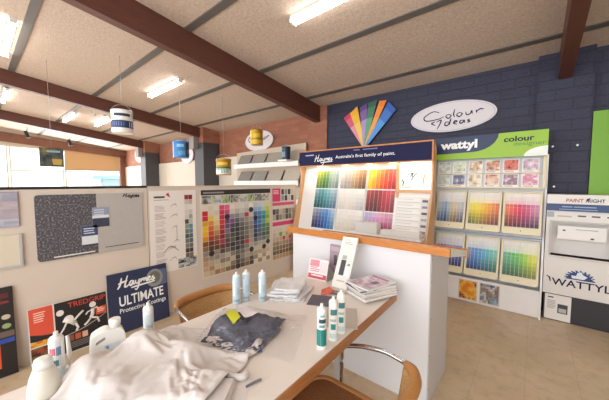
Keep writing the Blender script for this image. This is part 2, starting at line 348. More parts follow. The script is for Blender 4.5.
# low display partition
part_m = mat('partition_laminate', '#d3c6b9', 0.55, var=0.03, vscale=2)
pt = MB().box(-3.21, -2.5, 0, -3.15, 1.18, 1.44).box(-3.21, 1.186, 0, -3.15, 3.55, 1.44).build('wall_partition', part_m, origin=(-3.18, 0, 0)); struct(pt)
MB().box(-3.215, -2.5, 1.441, -3.145, 1.18, 1.462).build('top_rail', black, pt)
MB().box(-3.215, 1.186, 1.441, -3.145, 3.55, 1.455).build('top_rail', mat('pale_cap', '#cbbfb2', 0.5), pt)

# ------------------------------------------------------------------ ceiling lights
def batten(x0, x1, y, label):
    t = thing('ceiling_light', label, 'ceiling light', ((x0 + x1) / 2, y, cz(y) - .09), 'fluorescent battens on the ceiling')
    fr = F(((x0 + x1) / 2, y, cz(y)), (1, 0, 0), (0, 1, -SL)); h = (x1 - x0) / 2    # local z points down off the slope? handled by sign below
    d = 1 if fr.to_3x3().col[2].z < 0 else -1
    m = MB(fr); m.box(-h, -.034, 0.0005 * d, h, .034, .03 * d); m.box(-h, -.034, .03 * d, -h + .03, .034, .066 * d); m.box(h - .03, -.034, .03 * d, h, .034, .066 * d); m.build('housing', mat('light_housing', '#e8e4dc', 0.4), t)
    m = MB(fr); m.bbox(-h + .032, -.029, .031 * d, h - .032, .029, .062 * d, .012); m.build('diffuser', tube_em, t)
batten(-2.0, -0.7, 2.2, 'long fluorescent light nearest the fan of colours, brightest on the ceiling')
batten(-6.1, -4.75, 0.41, 'fluorescent light at the top left corner, before the second brown beam')
batten(-5.72, -4.5, 2.26, 'fluorescent light between the first and second brown beams, toward the brick wall')
batten(-10.2, -8.9, 1.76, 'fluorescent light beyond the second beam, left of the hooks')
batten(-9.75, -8.45, 2.37, 'fluorescent light beyond the second beam, just left of the hanging white pail')
batten(-9.56, -8.26, 0.56, 'fluorescent light beyond the second beam at the left edge')
batten(-2.1, -0.8, -1.6, 'fluorescent light behind the viewer over the near floor')
batten(0.7, 2.0, 1.2, 'fluorescent light past the right beam over the shop floor')
for x, y, lb in ((-13.16, 1.28, 'small black spotlight on the ceiling by the window, left of the pair'), (-13.28, 2.41, 'small black spotlight on the ceiling by the window, right of the pair')):
    t = thing('spotlight', lb, 'spotlight', (x, y, cz(y) - .3), 'spotlights by the window')
    MB().lathe([(.05, 0), (.05, .02)], (x, y, cz(y) - .022), 12).build('mount', white, t)
    MB().tube([(x, y, cz(y) - .02), (x, y, cz(y) - .1)], .012, 8).build('stem', black, t)
    MB(F((x, y + .02, cz(y) - .32), (1, 0, 0), (0, 1, .3))).lathe([(.055, 0), (.06, .02), (.05, .2), (.03, .23)], (0, 0, 0), 14).build('lamp_head', black, t)
for k, (x, y) in enumerate(((-7.9, 1.85), (-7.75, 2.0), (-7.6, 2.2))):
    t = MB(); z = cz(y); t.tube(smooth_path([(x, y, z - .002), (x, y, z - .12), (x, y + .03, z - .19), (x, y + .075, z - .17), (x, y + .07, z - .13)], 5), .007, 6)
    tag(t.build('ceiling_hook', galv), 'small metal hook under the ceiling beside the white pail, %s of three' % ('leftmost', 'middle', 'rightmost')[k], 'hook', 'hooks beside the white pail')

# ------------------------------------------------------------------ hanging paint tins
def tin(name, label, x, y, z0, z1, r, body, wraps, hang=True, cat='paint tin', rim=galv, lid=None):
    t = thing(name, label, cat, (x, y, z0), 'paint tins hung from the ceiling' if hang else None); h = z1 - z0
    MB().lathe([(r * .96, 0), (r * .98, .01), (r, .02), (r, h - .03), (r * 1.03, h - .025), (r * 1.03, h - .005), (r * .9, h)], (x, y, z0), 28).build('body', body, t)
    MB().lathe([(r * .88, h), (r * .86, h + .006)], (x, y, z0), 28).build('lid', lid or rim, t)
    for (a0, a1, f0, f1, col) in wraps:
        seg = max(2, int((a1 - a0) / 12)); vs = []; fs = []
        for k in range(seg + 1):
            a = R(a0 + (a1 - a0) * k / seg)
            for f in (f0, f1): vs.append((x + (r + .002) * math.cos(a), y + (r + .002) * math.sin(a), z0 + h * f))
        for k in range(seg): fs.append((2 * k, 2 * k + 2, 2 * k + 3, 2 * k + 1))
        MB().add(vs, fs, 0, col, True).build('label_print', PR, t)
    c = math.atan2(-y, -x); q = Vector((-math.sin(c), math.cos(c), 0)) * r * 1.03; hp = [Vector((x, y, z0 + h * .85)) + q * math.cos(R(a)) + Vector((0, 0, 1)) * (r * 1.0 * math.sin(R(a)) + 0.0) for a in range(0, 181, 15)]
    MB().tube(hp, .004, 6).build('handle', rim, t)
    if hang: MB().tube([(x, y, z0 + h * .85 + r), (x, y, cz(y) - .001)], .0025, 5).build('hanging_wire', rim, t)
    return t, c
def facing(x, y): return math.degrees(math.atan2(-y, -x))
x, y = -4.6, 1.43; a = facing(x, y)
t, c = tin('paint_pail', 'white paint pail with navy band hanging from the ceiling', x, y, 2.20, 2.52, .132, plastic_w, [(a - 100, a + 100, .2, .52, '#2b3a66'), (a - 45, a + 45, .70, .82, '#27304f'), (a - 60, a + 10, .27, .45, '#5b74a6'), (a + 25, a + 70, .24, .47, '#d9dfe8')])
x, y = -5.0, 2.48; a = facing(x, y)
tin('paint_tin', 'blue paint tin hanging in front of the brick wall', x, y, 1.94, 2.24, .135, mat('blue_tin', '#2f7fc0', 0.35), [(a + 35, a + 100, .08, .92, '#1f2c4d'), (a - 30, a + 20, .62, .8, '#8fc1e6'), (a - 20, a + 30, .15, .4, '#5a9cd0'), (a + 45, a + 75, .2, .5, '#d8dde2')])
x, y = -4.5, 3.04; a = facing(x, y)
tin('paint_tin', 'gold and green paint tin hanging left of the sample rack', x, y, 1.63, 1.93, .135, mat('gold_tin', '#b58a2a', 0.3, 0.4), [(a - 110, a + 110, .05, .4, '#dfe3dc'), (a - 80, a + 60, .3, .5, '#2f6f3a'), (a - 20, a + 40, .12, .3, '#4d8a4f'), (a - 60, a + 30, .6, .8, '#d9b23c')])
x, y = -4.4, 3.76; a = facing(x, y)
tin('paint_tin', 'gold paint tin hanging in front of the white oval wall sign', x, y, 2.25, 2.55, .125, mat('yellow_gold_tin', '#c2991c', 0.3, 0.5), [(a - 100, a + 100, .35, .42, '#8f7416'), (a - 100, a + 100, .1, .3, '#cfae34'), (a - 30, a + 30, .5, .75, '#d8b93f')])
pos = thing('hanging_poster', 'dark poster of a paint bucket hanging near the window', 'poster', (-5.8, .82, 1.74))
fr = F((-5.8, .68, 1.74), (0.06, 1, 0), (0, 0, 1))
MB(fr).box(0, 0, -.004, .28, .29, 0).build('board', black, pos)
mb = MB(fr); photo(mb, .005, .005, .275, .285, ['#2e2a24', '#3c4a52', '#5d5a3f', '#7a6a3c'], 8, 8, .001); mb.build('picture', PRG, pos)
MB(fr).prism([(.15, .03), (.25, .03), (.26, .12), (.14, .12)], .0012, .002, 0, '#b39a4e').build('bucket_print', PRG, pos); MB(fr).quad(.08, .22, .24, .25, .0015, 0, '#8ba0a8').build('lettering_line', PRG, pos)
MB().tube([(-5.79, .82, 2.03), (-5.79, .82, cz(.82) - .001)], .002, 5).build('hanging_wire', galv, pos)

# ------------------------------------------------------------------ flooring sample rack on the brick wall
rk = thing('sample_rack', 'tan wall rack holding rows of grey flooring samples on the brick wall', 'rack', (-4.5, 4.2, 0.0))
MB().add([(-5.98, 4.44, .9), (-3.66, 4.44, .9), (-3.66, 4.44, 2.31), (-5.98, 4.44, 2.24), (-5.98, 4.455, .9), (-3.66, 4.455, .9), (-3.66, 4.455, 2.31), (-5.98, 4.455, 2.24)],
         [(0, 1, 2, 3), (7, 6, 5, 4), (0, 4, 5, 1), (1, 5, 6, 2), (2, 6, 7, 3), (3, 7, 4, 0)]).build('back_board', mat('tan_board', '#c8b7a3', 0.6), rk)
for x in (-5.6, -4.7, -3.75): MB().box(x - .03, 4.2, 0, x + .03, 4.44, .9).build('leg', white, rk)
for z in (1.87, 1.47, 1.09): MB().box(-5.78, 4.2, z - .02, -3.66, 4.44, z).box(-5.78, 4.19, z - .04, -3.66, 4.2, z + .06).build('shelf', whitep, rk)
gcol = [['#8d8780', '#9a948b', '#a59d92', '#b6ab9c'], ['#8a857f', '#97928c', '#b3a99b', '#c3b8a9'], ['#7e7c79', '#d8d4cc', '#bfae98', '#c9bdaa']]
ordn = ['first', 'second', 'third', 'fourth', 'fifth', 'sixth', 'seventh', 'eighth', 'ninth', 'tenth', 'eleventh', 'twelfth']
for r, z in enumerate((1.87, 1.47, 1.09)):
    for k in range(4):
        x = -5.74 + k * .52
        fr = F((x, 4.23, z + .006), (1, 0, 0), (0, .2, .36)); w = .46
        o = MB(fr).bbox(0, 0, -.012, w, .33, 0, .003).build('flooring_sample', mat('sample_%d%d' % (r, k), gcol[r][k], .6, var=.1, vscale=30))
        tag(o, '%s flooring sample on the rack, %s from the left in the %s row' % ('pale grey' if r < 2 else 'tan grey', ordn[k], ('top', 'middle', 'bottom')[r]), 'flooring sample', 'flooring samples on the rack')
x, y = -3.75, 4.06; a = facing(x, y)
tin('paint_tin', 'small dark navy paint tin standing at the front of the sample rack', -3.9, 4.1, 1.95, 2.21, .088, mat('navy_tin', '#26354a', .35), [(-130, -60, .2, .6, '#6f8ca3'), (-140, -60, .7, .85, '#3d5068')], hang=False)
MB().box(-4.02, 3.98, 1.92, -3.78, 4.188, 1.948).build('shelf_bracket', whitep, rk)
def oval(name, label, x, z, rx, rz, y, strokes=None):
    t = thing(name, label, 'sign', (x, y, z - rz)); fr = FB(x, z, y)
    pts = [(rx * math.cos(R(k * 7.5)), rz * math.sin(R(k * 7.5))) for k in range(48)]
    MB(fr).prism(pts, 0.001, .02).build('board', mat('sign_white', '#d6cfd2', .45), t)
    return t, fr
t, fr = oval('oval_sign', 'white oval sign on the brick wall behind the hanging gold tin', -5.15, 2.49, .5, .24, 4.48)
script(COLOUR, fr, -.38, -.14, .76, .32, 9, 4, navy, t, .012, z=.0215)
t, fr = oval('oval_sign', 'white oval sign on the far brick bay past the grey pillar', -8.55, 2.36, .4, .27, 4.44)
MB(fr).ribbon([(-.25, 0), (0, .05), (.25, .0)], .02, .0215).build('lettering', mat('faint_print', '#9aa0ad', .5), t)
t, fr = oval('oval_sign', 'white oval sign on the brick wall nearest the far window', -12.4, 2.62, .5, .32, 4.44)
MB(fr).ribbon([(-.3, 0), (0, .05), (.3, .0)], .02, .0215).build('lettering', mat('faint_print', '#9aa0ad', .5), t)

# ------------------------------------------------------------------ navy wall: oval sign and fan of colours
t, fr = oval('oval_sign', 'large white oval sign with handwritten navy words on the navy wall', -.945, 2.405, .535, .205, 4.298)
script(COLOUR, fr, -.36, -.13, .76, .25, 9, 4, navy, t, .008, z=.0215)
script(IDEAS, fr, -.36, -.13, .76, .25, 9, 4, navy, t, .0085, z=.0215)
mb = MB(fr); P = [(.515 * math.cos(R(k * 5)), .19 * math.sin(R(k * 5))) for k in range(73)]
for k in range(72): mb.add([(P[k][0], P[k][1], .021), (P[k + 1][0], P[k + 1][1], .021), (P[k + 1][0] * .985, P[k + 1][1] * .97, .021), (P[k][0] * .985, P[k][1] * .97, .021)], [(0, 1, 2, 3)])
mb.build('border', mat('sign_border', '#b9b0bb', .5), t)
fan = thing('colour_fan', 'large fan of six coloured leaves mounted high on the navy wall', 'wall fan', (-2.22, 4.27, 2.1))
leaves = [((-2.66, 2.63), (-2.53, 2.71), '#c23450', '#d98a9b', 'red and pink leaf'), ((-2.53, 2.69), (-2.39, 2.79), '#e5a51d', '#e8c050', 'yellow leaf'), ((-2.34, 2.75), (-2.20, 2.81), '#5b3b78', '#a88bbf', 'purple leaf'),
          ((-2.18, 2.80), (-2.02, 2.83), '#2f5b4a', '#5d9a72', 'green leaf'), ((-1.98, 2.80), (-1.86, 2.79), '#e07a22', '#e79a48', 'orange leaf'), ((-1.83, 2.76), (-1.70, 2.62), '#2a55a8', '#4a90cf', 'blue leaf')]
for k, (a, b, c1, c2, lb) in enumerate(leaves):
    ap = (-2.27 + .012 * k, 2.10); mb = MB(FB(0, 0, 4.285 - .006 * k)); apx = [(ap[0] - .02, ap[1]), (ap[0] + .02, ap[1])]
    def lp(p, q, t): return (p[0] + (q[0] - p[0]) * t, p[1] + (q[1] - p[1]) * t)
    a2, b2 = lp(a, apx[0], .36), lp(b, apx[1], .36); a3, b3 = lp(a, apx[0], .12), lp(b, apx[1], .12)
    mb.prism([a3, b3, b, a][::-1] if False else [a, a3, b3, b], 0, .006, 0, c1); mb.prism([a3, a2, b2, b3], 0, .006, 0, hexmix(c1, c2, .4)); mb.prism([a2, apx[0], apx[1], b2], 0, .006, 0, c2)
    o = mb.build('fan_leaf', PR, fan); o['label'] = lb

# ------------------------------------------------------------------ colour card display with navy header (left)
h = thing('colour_display', 'wide timber colour card display with a long navy header sign', 'display stand', (-2.03, 3.8, 0))
prof = [(3.74, 0), (3.42, 0), (3.42, .80), (3.585, 1.30), (3.62, 1.62), (3.602, 1.74), (3.602, 1.99), (3.66, 1.99), (3.74, 1.9)]
for xx in (-3.10, -.984):
    MB(F((xx, 0, 0), (0, 1, 0), (0, 0, 1))).prism(prof, 0, .02).build('side_panel', lightwood, h)
MB().box(-3.08, 3.742, .0, -.985, 3.755, 1.9).build('back_panel', offw, h)
MB().box(-3.06, 3.46, .0, -.985, 3.50, .69).box(-1.95, 3.30, .80, -1.0, 3.455, .83).build('base_cabinet', white, h)
sl = F((0, 3.515, .70), (1, 0, 0), (0, .20, .96))       # sloping face: local y runs up the slope, z out of it
MB(sl).box(-3.08, .0, -.03, -.985, 1.04, -.012).build('sloping_panel', whitep, h)
hs = MB().box(-3.09, 3.575, 1.77, -.975, 3.60, 1.992).build('header_sign', navy, h)
fr = FB(0, 0, 3.573)
MB().box(-3.10, 3.565, 1.9925, -.955, 3.62, 2.01).box(-.974, 3.565, 1.755, -.955, 3.62, 1.992).box(-3.10, 3.565, 1.755, -.9745, 3.62, 1.7695).build('header_trim', wood, hs)
script(HAY, fr, -2.78, 1.80, .37, .15, 9, 4, whitep, hs, .0065, z=.001)
mb = MB(fr); mb.quad(-2.95, 1.925, -2.78, 1.945, .001); mb.build('lettering_line', mat('pale_blue_print', '#9aa6d0', .5), hs)
lettering("Australia's first family of paint.", fr, -2.36, 1.845, .93, .06, whitep, hs, off=.004)
mb = MB(fr); mb.quad(-2.05, 1.955, -1.95, 1.97, .001); mb.quad(-1.9, 1.955, -1.68, 1.97, .001); mb.build('lettering_line', mat('faint_navy_print', '#6f6f96', .5), hs)
for k, x in enumerate((-2.72, -2.25, -1.85, -1.5, -1.2)):
    dl = MB(F((x, 3.665, 1.785), (1, 0, 0), (0, -1, 0))).lathe([(.035, .0), (.05, .03)], (0, 0, 0), 14).build('downlight', mat('downlight_glow', '#ffffff', emit='#ffe0b0', estr=7), h)
area('display_lamps', (-2.0, 3.62, 1.755), (R(-4), 0, 0), 1.9, .04, 2.6, (1, .86, .68))
MB().box(-3.08, 3.603, 1.786, -.985, 3.74, 1.80).build('header_shelf', lightwood, h)
GROUPS = {}
def cards(fr, x0, x1, y0, y1, tops, bots, where, group, chips=6, gap=.0012, dots=False, ztilt=0.0, base=.004):
    n = len(tops); w = (x1 - x0) / n
    for k in range(n):
        a = x0 + k * w + gap / 2; b = x0 + (k + 1) * w - gap / 2; mb = MB(fr); mb.box(a, y0, .001, b, y1, base, 0, '#efece6')
        for j in range(chips):
            t = j / (chips - 1); c = tops[k](t) if callable(tops[k]) else hexmix(tops[k], bots[k], t)
            q1 = y1 - (y1 - y0) * j / chips ; q0 = y1 - (y1 - y0) * (j + 1) / chips
            mb.quad(a + .001, q0, b - .001, q1, base + .0004, 0, jit(c, 4))
        o = mb.build('colour_card', PR)
        tag(o, 'colour card, %s from left in %s' % (ordn[k], where), 'colour card', group)
cols = [(-2.80, -2.37), (-2.33, -1.90), (-1.865, -1.447)]
blk = [(.715, 1.0), (.395, .70), (.07, .38)]     # along the slope
for x0, x1 in cols:
    MB(sl).box(x0 - .03, .04, -.012, x1 + .03, 1.03, -.002).build('card_column', whitep, h)
def L(*a): return list(a)
data = {
 (0, 0): (L('#b9b53a', '#a5b02f', '#7fa03b', '#8aa86a', '#a9bca0', '#b4c2b2', '#a7b8ae'), L('#6a7a1f', '#4c7a20', '#2f6b2c', '#3f6f48', '#7d9484', '#8a9c90', '#6f8580'), 'the green block, timber display'),
 (0, 1): (L('#8aaeb0', '#5f9ea0', '#4f9a9f', '#6fb0b5', '#86b8c0', '#a5c4cc', '#9db4c0'), L('#1f5f62', '#175a60', '#1f6a74', '#2b7684', '#3f8090', '#557f92', '#5b7388'), 'the teal block, timber display'),
 (0, 2): (L('#a8a8b8', '#8f98b8', '#7f95c4', '#6f9ad0', '#5f9ad8', '#8fb8de', '#a9c4dd'), L('#3b3c55', '#2b3562', '#1f3a80', '#1a4a9a', '#2060b0', '#3a78b8', '#5a88b0'), 'the blue block, timber display'),
 (1, 0): (L('#d6d0c6', '#c9c4bc', '#cfc2b4', '#d0baa0', '#cfae86', '#c79a6c', '#b88a5c'), L('#a8a39b', '#9b9690', '#a69584', '#a78a6a', '#9a7448', '#80552f', '#6b4526'), 'the beige and tan block, timber display'),
 (1, 1): (L(*['#ece8e0'] * 7), L('#cfcac2', '#d6d0c6', '#d9d2c6', '#d6cfc4', '#cdc8c2', '#c2bfbc', '#b5b3b2'), 'the white block below the tan one, timber display'),
 (1, 2): (L(*['#ece9e3'] * 7), L('#d9d3c8', '#d3cec6', '#d9d0bf', '#d8cdb8', '#cfc8be', '#c9c6c2', '#bfbcb8'), 'the bottom off white block, timber display'),
 (2, 0): (L('#f2d84a', '#f0c52a', '#eea92e', '#e98a3c', '#e66f3f', '#e6604a', '#de5a55'), L('#e3b41f', '#dd9a18', '#d9781d', '#d2561e', '#c83c22', '#bf2f2a', '#a82a30'), 'the yellow orange block, timber display'),
 (2, 1): (L('#b5443f', '#a33a38', '#933a3a', '#a8343c', '#c23844', '#c84a55', '#b8525c'), L('#6a1f20', '#5c1c20', '#4f1c22', '#7a1c26', '#a01d2c', '#9a2636', '#7a2a38'), 'the dark red block, timber display'),
 (2, 2): (L('#b5b0d0', '#c2aed0', '#cdaed0', '#d9aac8', '#dea0bf', '#d995b5', '#d29ab0'), L('#7a6cab', '#8a64a8', '#a05fa8', '#b4549a', '#b8487f', '#a83f6a', '#8f3f62'), 'the lilac pink block, timber display')}
for (c, r), (tp, bt, wh) in data.items():
    cards(sl, cols[c][0], cols[c][1], blk[r][0], blk[r][1], tp, bt, wh, 'colour card strips on the timber display', chips=5)
# right bay: lit picture above, paper strips below
MB(F((0, 3.64, 0), (1, 0, 0), (0, 0, 1))).box(-1.44, 1.36, -.03, -.985, 1.40, .02).box(-1.44, .82, -.05, -1.405, 1.76, .0).build('stile_and_rail', lightwood, h)
lp = MB(F((0, 3.66, 0), (1, 0, 0), (0, 0, 1))).box(-1.40, 1.405, -.04, -.99, 1.76, -.01).build('lit_picture', mat('lit_picture', '#f6f5ee', .4, emit='#fffdf2', estr=.75), h)
mb = MB(F((0, 3.668, 0), (1, 0, 0), (0, 0, 1)))
for p in ([(-1.30, 1.56), (-1.27, 1.62), (-1.22, 1.60)], [(-1.28, 1.54), (-1.24, 1.60), (-1.19, 1.64)], [(-1.25, 1.53), (-1.21, 1.58), (-1.16, 1.63)], [(-1.24, 1.62), (-1.23, 1.56), (-1.25, 1.52)]): mb.ribbon(p, .007, 0, 0, '#3c4a3c')
mb.ribbon([(-1.1, 1.44), (-1.09, 1.55), (-1.07, 1.61)], .01, 0, 0, '#cdbb3a'); mb.ribbon([(-1.36, 1.44), (-1.35, 1.50), (-1.37, 1.54)], .012, 0, 0, '#3f7a3f'); mb.ribbon([(-1.40, 1.42), (-1.3, 1.43), (-1.2, 1.42)], .008, 0, 0, '#8ab06a')
mb.build('picture_print', PR, lp)
MB(sl).box(-1.42, .03, -.012, -1.0, .62, -.004).build('strip_back', offw, h)
for k in range(7):
    y0 = .06 + .079 * k; mb = MB(sl); mb.box(-1.40, y0, 0, -1.10, y0 + .07, .006, 0, '#eeece8'); mb.quad(-1.395, y0 + .012, -1.11, y0 + .018, .0065, 0, '#a9a8a6'); mb.quad(-1.395, y0 + .05, -1.2, y0 + .058, .0065, 0, '#c7c5c2')
    tag(mb.build('paper_strip', PR), 'white paper strip, %s from the bottom in the timber display' % ordn[k], 'paper strip', 'paper strips in the timber display')
    mb = MB(sl); mb.box(-1.09, y0, 0, -1.01, y0 + .068, .008, 0, '#dcd9d4'); mb.quad(-1.085, y0 + .02, -1.02, y0 + .05, .0085, 0, ('#3f3f44', '#8a7a9a', '#55555a', '#9aa0a6')[k % 4])
    tag(mb.build('small_card', PR), 'small printed card, %s from the bottom beside the white paper strips' % ordn[k], 'card', 'small cards in the timber display')
o = MB().bbox(-1.86, 3.31, .832, -1.55, 3.44, .965, .004).build('white_carton', mat('carton_white', '#dedbd6', .5)); tag(o, 'low white carton on the ledge below the red colour cards', 'carton')
o = MB().bbox(-1.5, 3.31, .832, -1.02, 3.42, .895, .004).build('paper_stack', mat('stack_white', '#e3e1dd', .5)); tag(o, 'flat stack of white paper on the ledge below the paper strips', 'paper')

# ------------------------------------------------------------------ colour stand with navy and lime header (right)
w = thing('colour_stand', 'white colour stand with a navy and lime header sign', 'display stand', (-.47, 4.05, 0))
MB().box(-1.03, 3.90, 0.02, .08, 3.93, .31).box(-1.03, 3.93, 0.0, .08, 4.2, .02).build('base_panel', white, w)
MB().box(-1.03, 4.045, .02, .08, 4.06, 1.80).build('back_panel', mat('stand_back', '#e4e6ea', .45), w)
for xx in (-1.05, .0805): MB(F((xx, 0, 0), (0, 1, 0), (0, 0, 1))).prism([(4.2, 0), (3.89, 0), (3.89, .32), (4.0, .9), (4.0, 1.8), (4.2, 1.8)], 0, .018).build('side_panel', white, w)
for z in (.865, 1.425): MB().box(-1.03, 3.96, z - .01, .08, 4.045, z).build('shelf', mat('stand_shelf', '#ccd3df', .4), w)
hd = MB(FB(0, 0, 3.93)).box(-1.06, 1.785, -.05, .085, 2.062, 0).build('header_sign', lime, w)
fr = FB(0, 0, 3.93)
P = [(-1.06, 1.855), (-.62, 1.865)] + [(-.62 + .27 * math.sin(R(a)), 1.865 + .197 * (1 - math.cos(R(a)))) for a in range(15, 91, 15)] + [(-.34, 2.062), (-1.06, 2.062)]
mb = MB(fr); mb.poly(P, .001, 0, '#1f2c52'); P2 = [(p[0], p[1] - .012) for p in P[1:8]]
mb.poly([(.085, 1.785), (.085, 1.89)] + [(.085 - .2 * math.sin(R(a)), 1.785 + .105 * math.cos(R(a))) for a in range(10, 91, 10)], .001, 0, '#e8ece6'); mb.build('sign_print', PR, hd)
lettering('wattyl', fr, -.97, 1.885, .41, .135, whitep, hd, off=.045, z=.0025)
lettering('colour', fr, -.30, 1.955, .27, .062, navy, hd, off=.02, z=.0025)
lettering('designer', fr, -.21, 1.895, .28, .055, mat('green_letter', '#4d7d1d', .4), hd, z=.0025)
fr = F((0, 3.94, 1.435), (1, 0, 0), (0, .06, .33))
MB(fr).box(-1.02, 0, -.03, .075, .345, -.018).build('brochure_rack_back', mat('rack_grey', '#cfd3da', .3), w)
MB(fr).box(-1.03, -.01, -.018, .08, .006, .035).box(-1.03, .166, -.018, .08, .175, .02).box(.055, .006, -.018, .08, .345, .03, 0).build('brochure_rack_ledge', mat('rack_cream', '#e0d2ac', .4), w)
pals = [['#eceae2', '#c9ccc0', '#9aa08f'], ['#e9e9e0', '#c8d0b0', '#8aa0a8'], ['#f0ebe2', '#d3b89a', '#8c5a44'], ['#eee6dc', '#c98a6a', '#5a6a8a'], ['#c23a3a', '#d98a7a', '#8a2a2a'], ['#e9dde4', '#cfb8c6', '#a890a0'],
        ['#e6e4dc', '#c6c8bc', '#a5a898'], ['#e6e6ea', '#5a6488', '#a05a5a'], ['#efe9df', '#d9c3a5', '#a08a70'], ['#e8e6e4', '#d6b59a', '#b05a4a'], ['#e6dfe0', '#8a6a7a', '#b89aa0'], ['#efe6ea', '#c87a94', '#e6c6d0']]
nm = ['grey patterned', 'pale green', 'cream room', 'room scene', 'red', 'mauve', 'pale grey', 'navy and red', 'beige room', 'tan room', 'plum', 'pink']
for r in range(2):
    for k in range(6):
        x0 = -1.0 + k * .175; y0 = .178 if r == 0 else .008; mb = MB(fr)
        mb.box(x0, y0, -.01, x0 + .15, y0 + .155, .004, 0, '#ece9e4'); photo(mb, x0 + .01, y0 + .025, x0 + .14, y0 + .147, pals[r * 6 + k], 7, 6, .005); mb.quad(x0 + .02, y0 + .008, x0 + .1, y0 + .016, .005, 0, '#9a9a9a')
        tag(mb.build('brochure', PRG), '%s brochure, %s from the left in the %s row under the lime sign' % (nm[r * 6 + k], ordn[k], ('upper', 'lower')[r]), 'brochure', 'brochures under the lime sign')
bx = [(-1.0, -.66), (-.645, -.295), (-.28, .065)]
def tri(p, m, b): return lambda t: hexmix(p, m, .3 * t / .36) if t < .36 else (m if t < .62 else hexmix(m, b, (t - .55) / .45))
W0 = '#e6e2dc'
rows = [(1.39, [(['#b9c2cc', '#a8b4c6', '#8fa6c4', '#b2bcc0', '#c9b89a', '#cfbda5', '#c0b7b4', '#b5b5bb'], ['#55688a', '#3a5a8c', '#2f4a78', '#6a7a80', '#8a6a3a', '#7a5a4a', '#6a6468', '#55565e'], 'the grey blue board, white stand'),
         (['#e8d84a', '#ecd93a', '#f0d42a', '#efc52a', '#efb52a', '#eca23c', '#e58f4a', '#dd7a4a'], ['#6a6a30', '#7a7420', '#8a7a1c', '#8a6a20', '#8a5a20', '#84482a', '#7a3c2c', '#6a3a34'], 'the yellow board, white stand'),
         (['#e07a55', '#df6a5a', '#dc4f5c', '#d63a62', '#d04a74', '#d05a86', '#cf7a9c', '#c98aae'], ['#6a302c', '#6e2430', '#6a1c34', '#641c3a', '#5f2444', '#5c2c4c', '#583452', '#503a54'], 'the red pink board, white stand')]),
        (.83, [(['#9a8ac0', '#8a7ab8', '#7f74b8', '#8f86c0', '#9a94c8', '#8a8ac4', '#7f84c2', '#7a86c4'], ['#3c3468', '#342c66', '#2c2a66', '#38386a', '#3a3c70', '#343a72', '#2c3872', '#243672'], 'the purple board, white stand'),
         (['#6f94cc', '#5f8fd0', '#4f90d0', '#4f9ad0', '#58a8cc', '#5ab0bf', '#66b8b4', '#78bfae'], ['#22346a', '#1c3a78', '#184480', '#1a4e80', '#1c5878', '#1f5c6a', '#22605c', '#2a6454'], 'the blue teal board, white stand'),
         (['#5fb08a', '#58b078', '#58b45f', '#62b84a', '#80c040', '#a0c838', '#bfd038', '#d2d83a'], ['#1c5a48', '#1c5a3c', '#1f5c30', '#2a6028', '#446a24', '#5c7020', '#707420', '#7c7a24'], 'the green board, white stand')])]
for r, (zt, bl) in enumerate(rows):
    fr = F((0, 3.865, zt - .47), (1, 0, 0), (0, .14, .47)); H = .49
    for k, (md, bt, wh) in enumerate(bl):
        x0, x1 = bx[k]; ho = rrect(x0, 0, x1, H, .025)
        b = MB(fr).prism(ho, -.028, -.004).build('card_board', cream, w)
        mb = MB(fr); inn = rrect(x0 + .018, .075, x1 - .018, H - .016, .012); n = len(inn)
        mb.add([(p[0], p[1], -.0038) for p in ho] + [(p[0], p[1], .010) for p in ho] + [(p[0], p[1], .010) for p in inn] + [(p[0], p[1], -.0038) for p in inn],
               [(i, (i + 1) % n, n + (i + 1) % n, n + i) for i in range(n)] + [(n + i, n + (i + 1) % n, 2 * n + (i + 1) % n, 2 * n + i) for i in range(n)] + [(2 * n + i, 2 * n + (i + 1) % n, 3 * n + (i + 1) % n, 3 * n + i) for i in range(n)])
        mb.build('board_frame', cream, b)
        MB(fr).poly([( (x0 + x1) / 2 + .006 * math.cos(R(a)), .038 + .006 * math.sin(R(a))) for a in range(0, 360, 45)], .0106).build('lock', dark, b)
        cards(fr, x0 + .021, x1 - .021, .08, H - .02, [tri(W0, md[i], bt[i]) for i in range(8)], bt, wh, 'colour card strips on the white stand', chips=9, base=.002)
        mb = MB(fr); mb.box(x0 + .02, .30, .0032, x1 - .02, .303, .0045); mb.box((x0 + x1) / 2 - .002, .078, .0032, (x0 + x1) / 2 + .002, H - .018, .0045); mb.build('card_rail', mat('rail_grey', '#c9c6c0', .4), b)
for k, (x0, pal, lb) in enumerate(((-.70, ['#d97a2a', '#e6b84a', '#7a2f2a', '#e8c98a'], 'sunset orange picture sheet low on the white stand, beside the grey one'), (-.475, ['#3f5a7a', '#c9c4bf', '#7a6a60', '#8fb0cc'], 'grey blue picture sheet low on the white stand, beside the orange one'))):
    mb = MB(FB(0, 0, 3.898)); mb.box(x0, .03, -.001, x0 + .205, .285, .004, 0, '#d8cfc6'); photo(mb, x0 + .01, .045, x0 + .195, .275, pal, 9, 9, .0045, 2.5); tag(mb.build('picture_sheet', PRG), lb, 'picture')

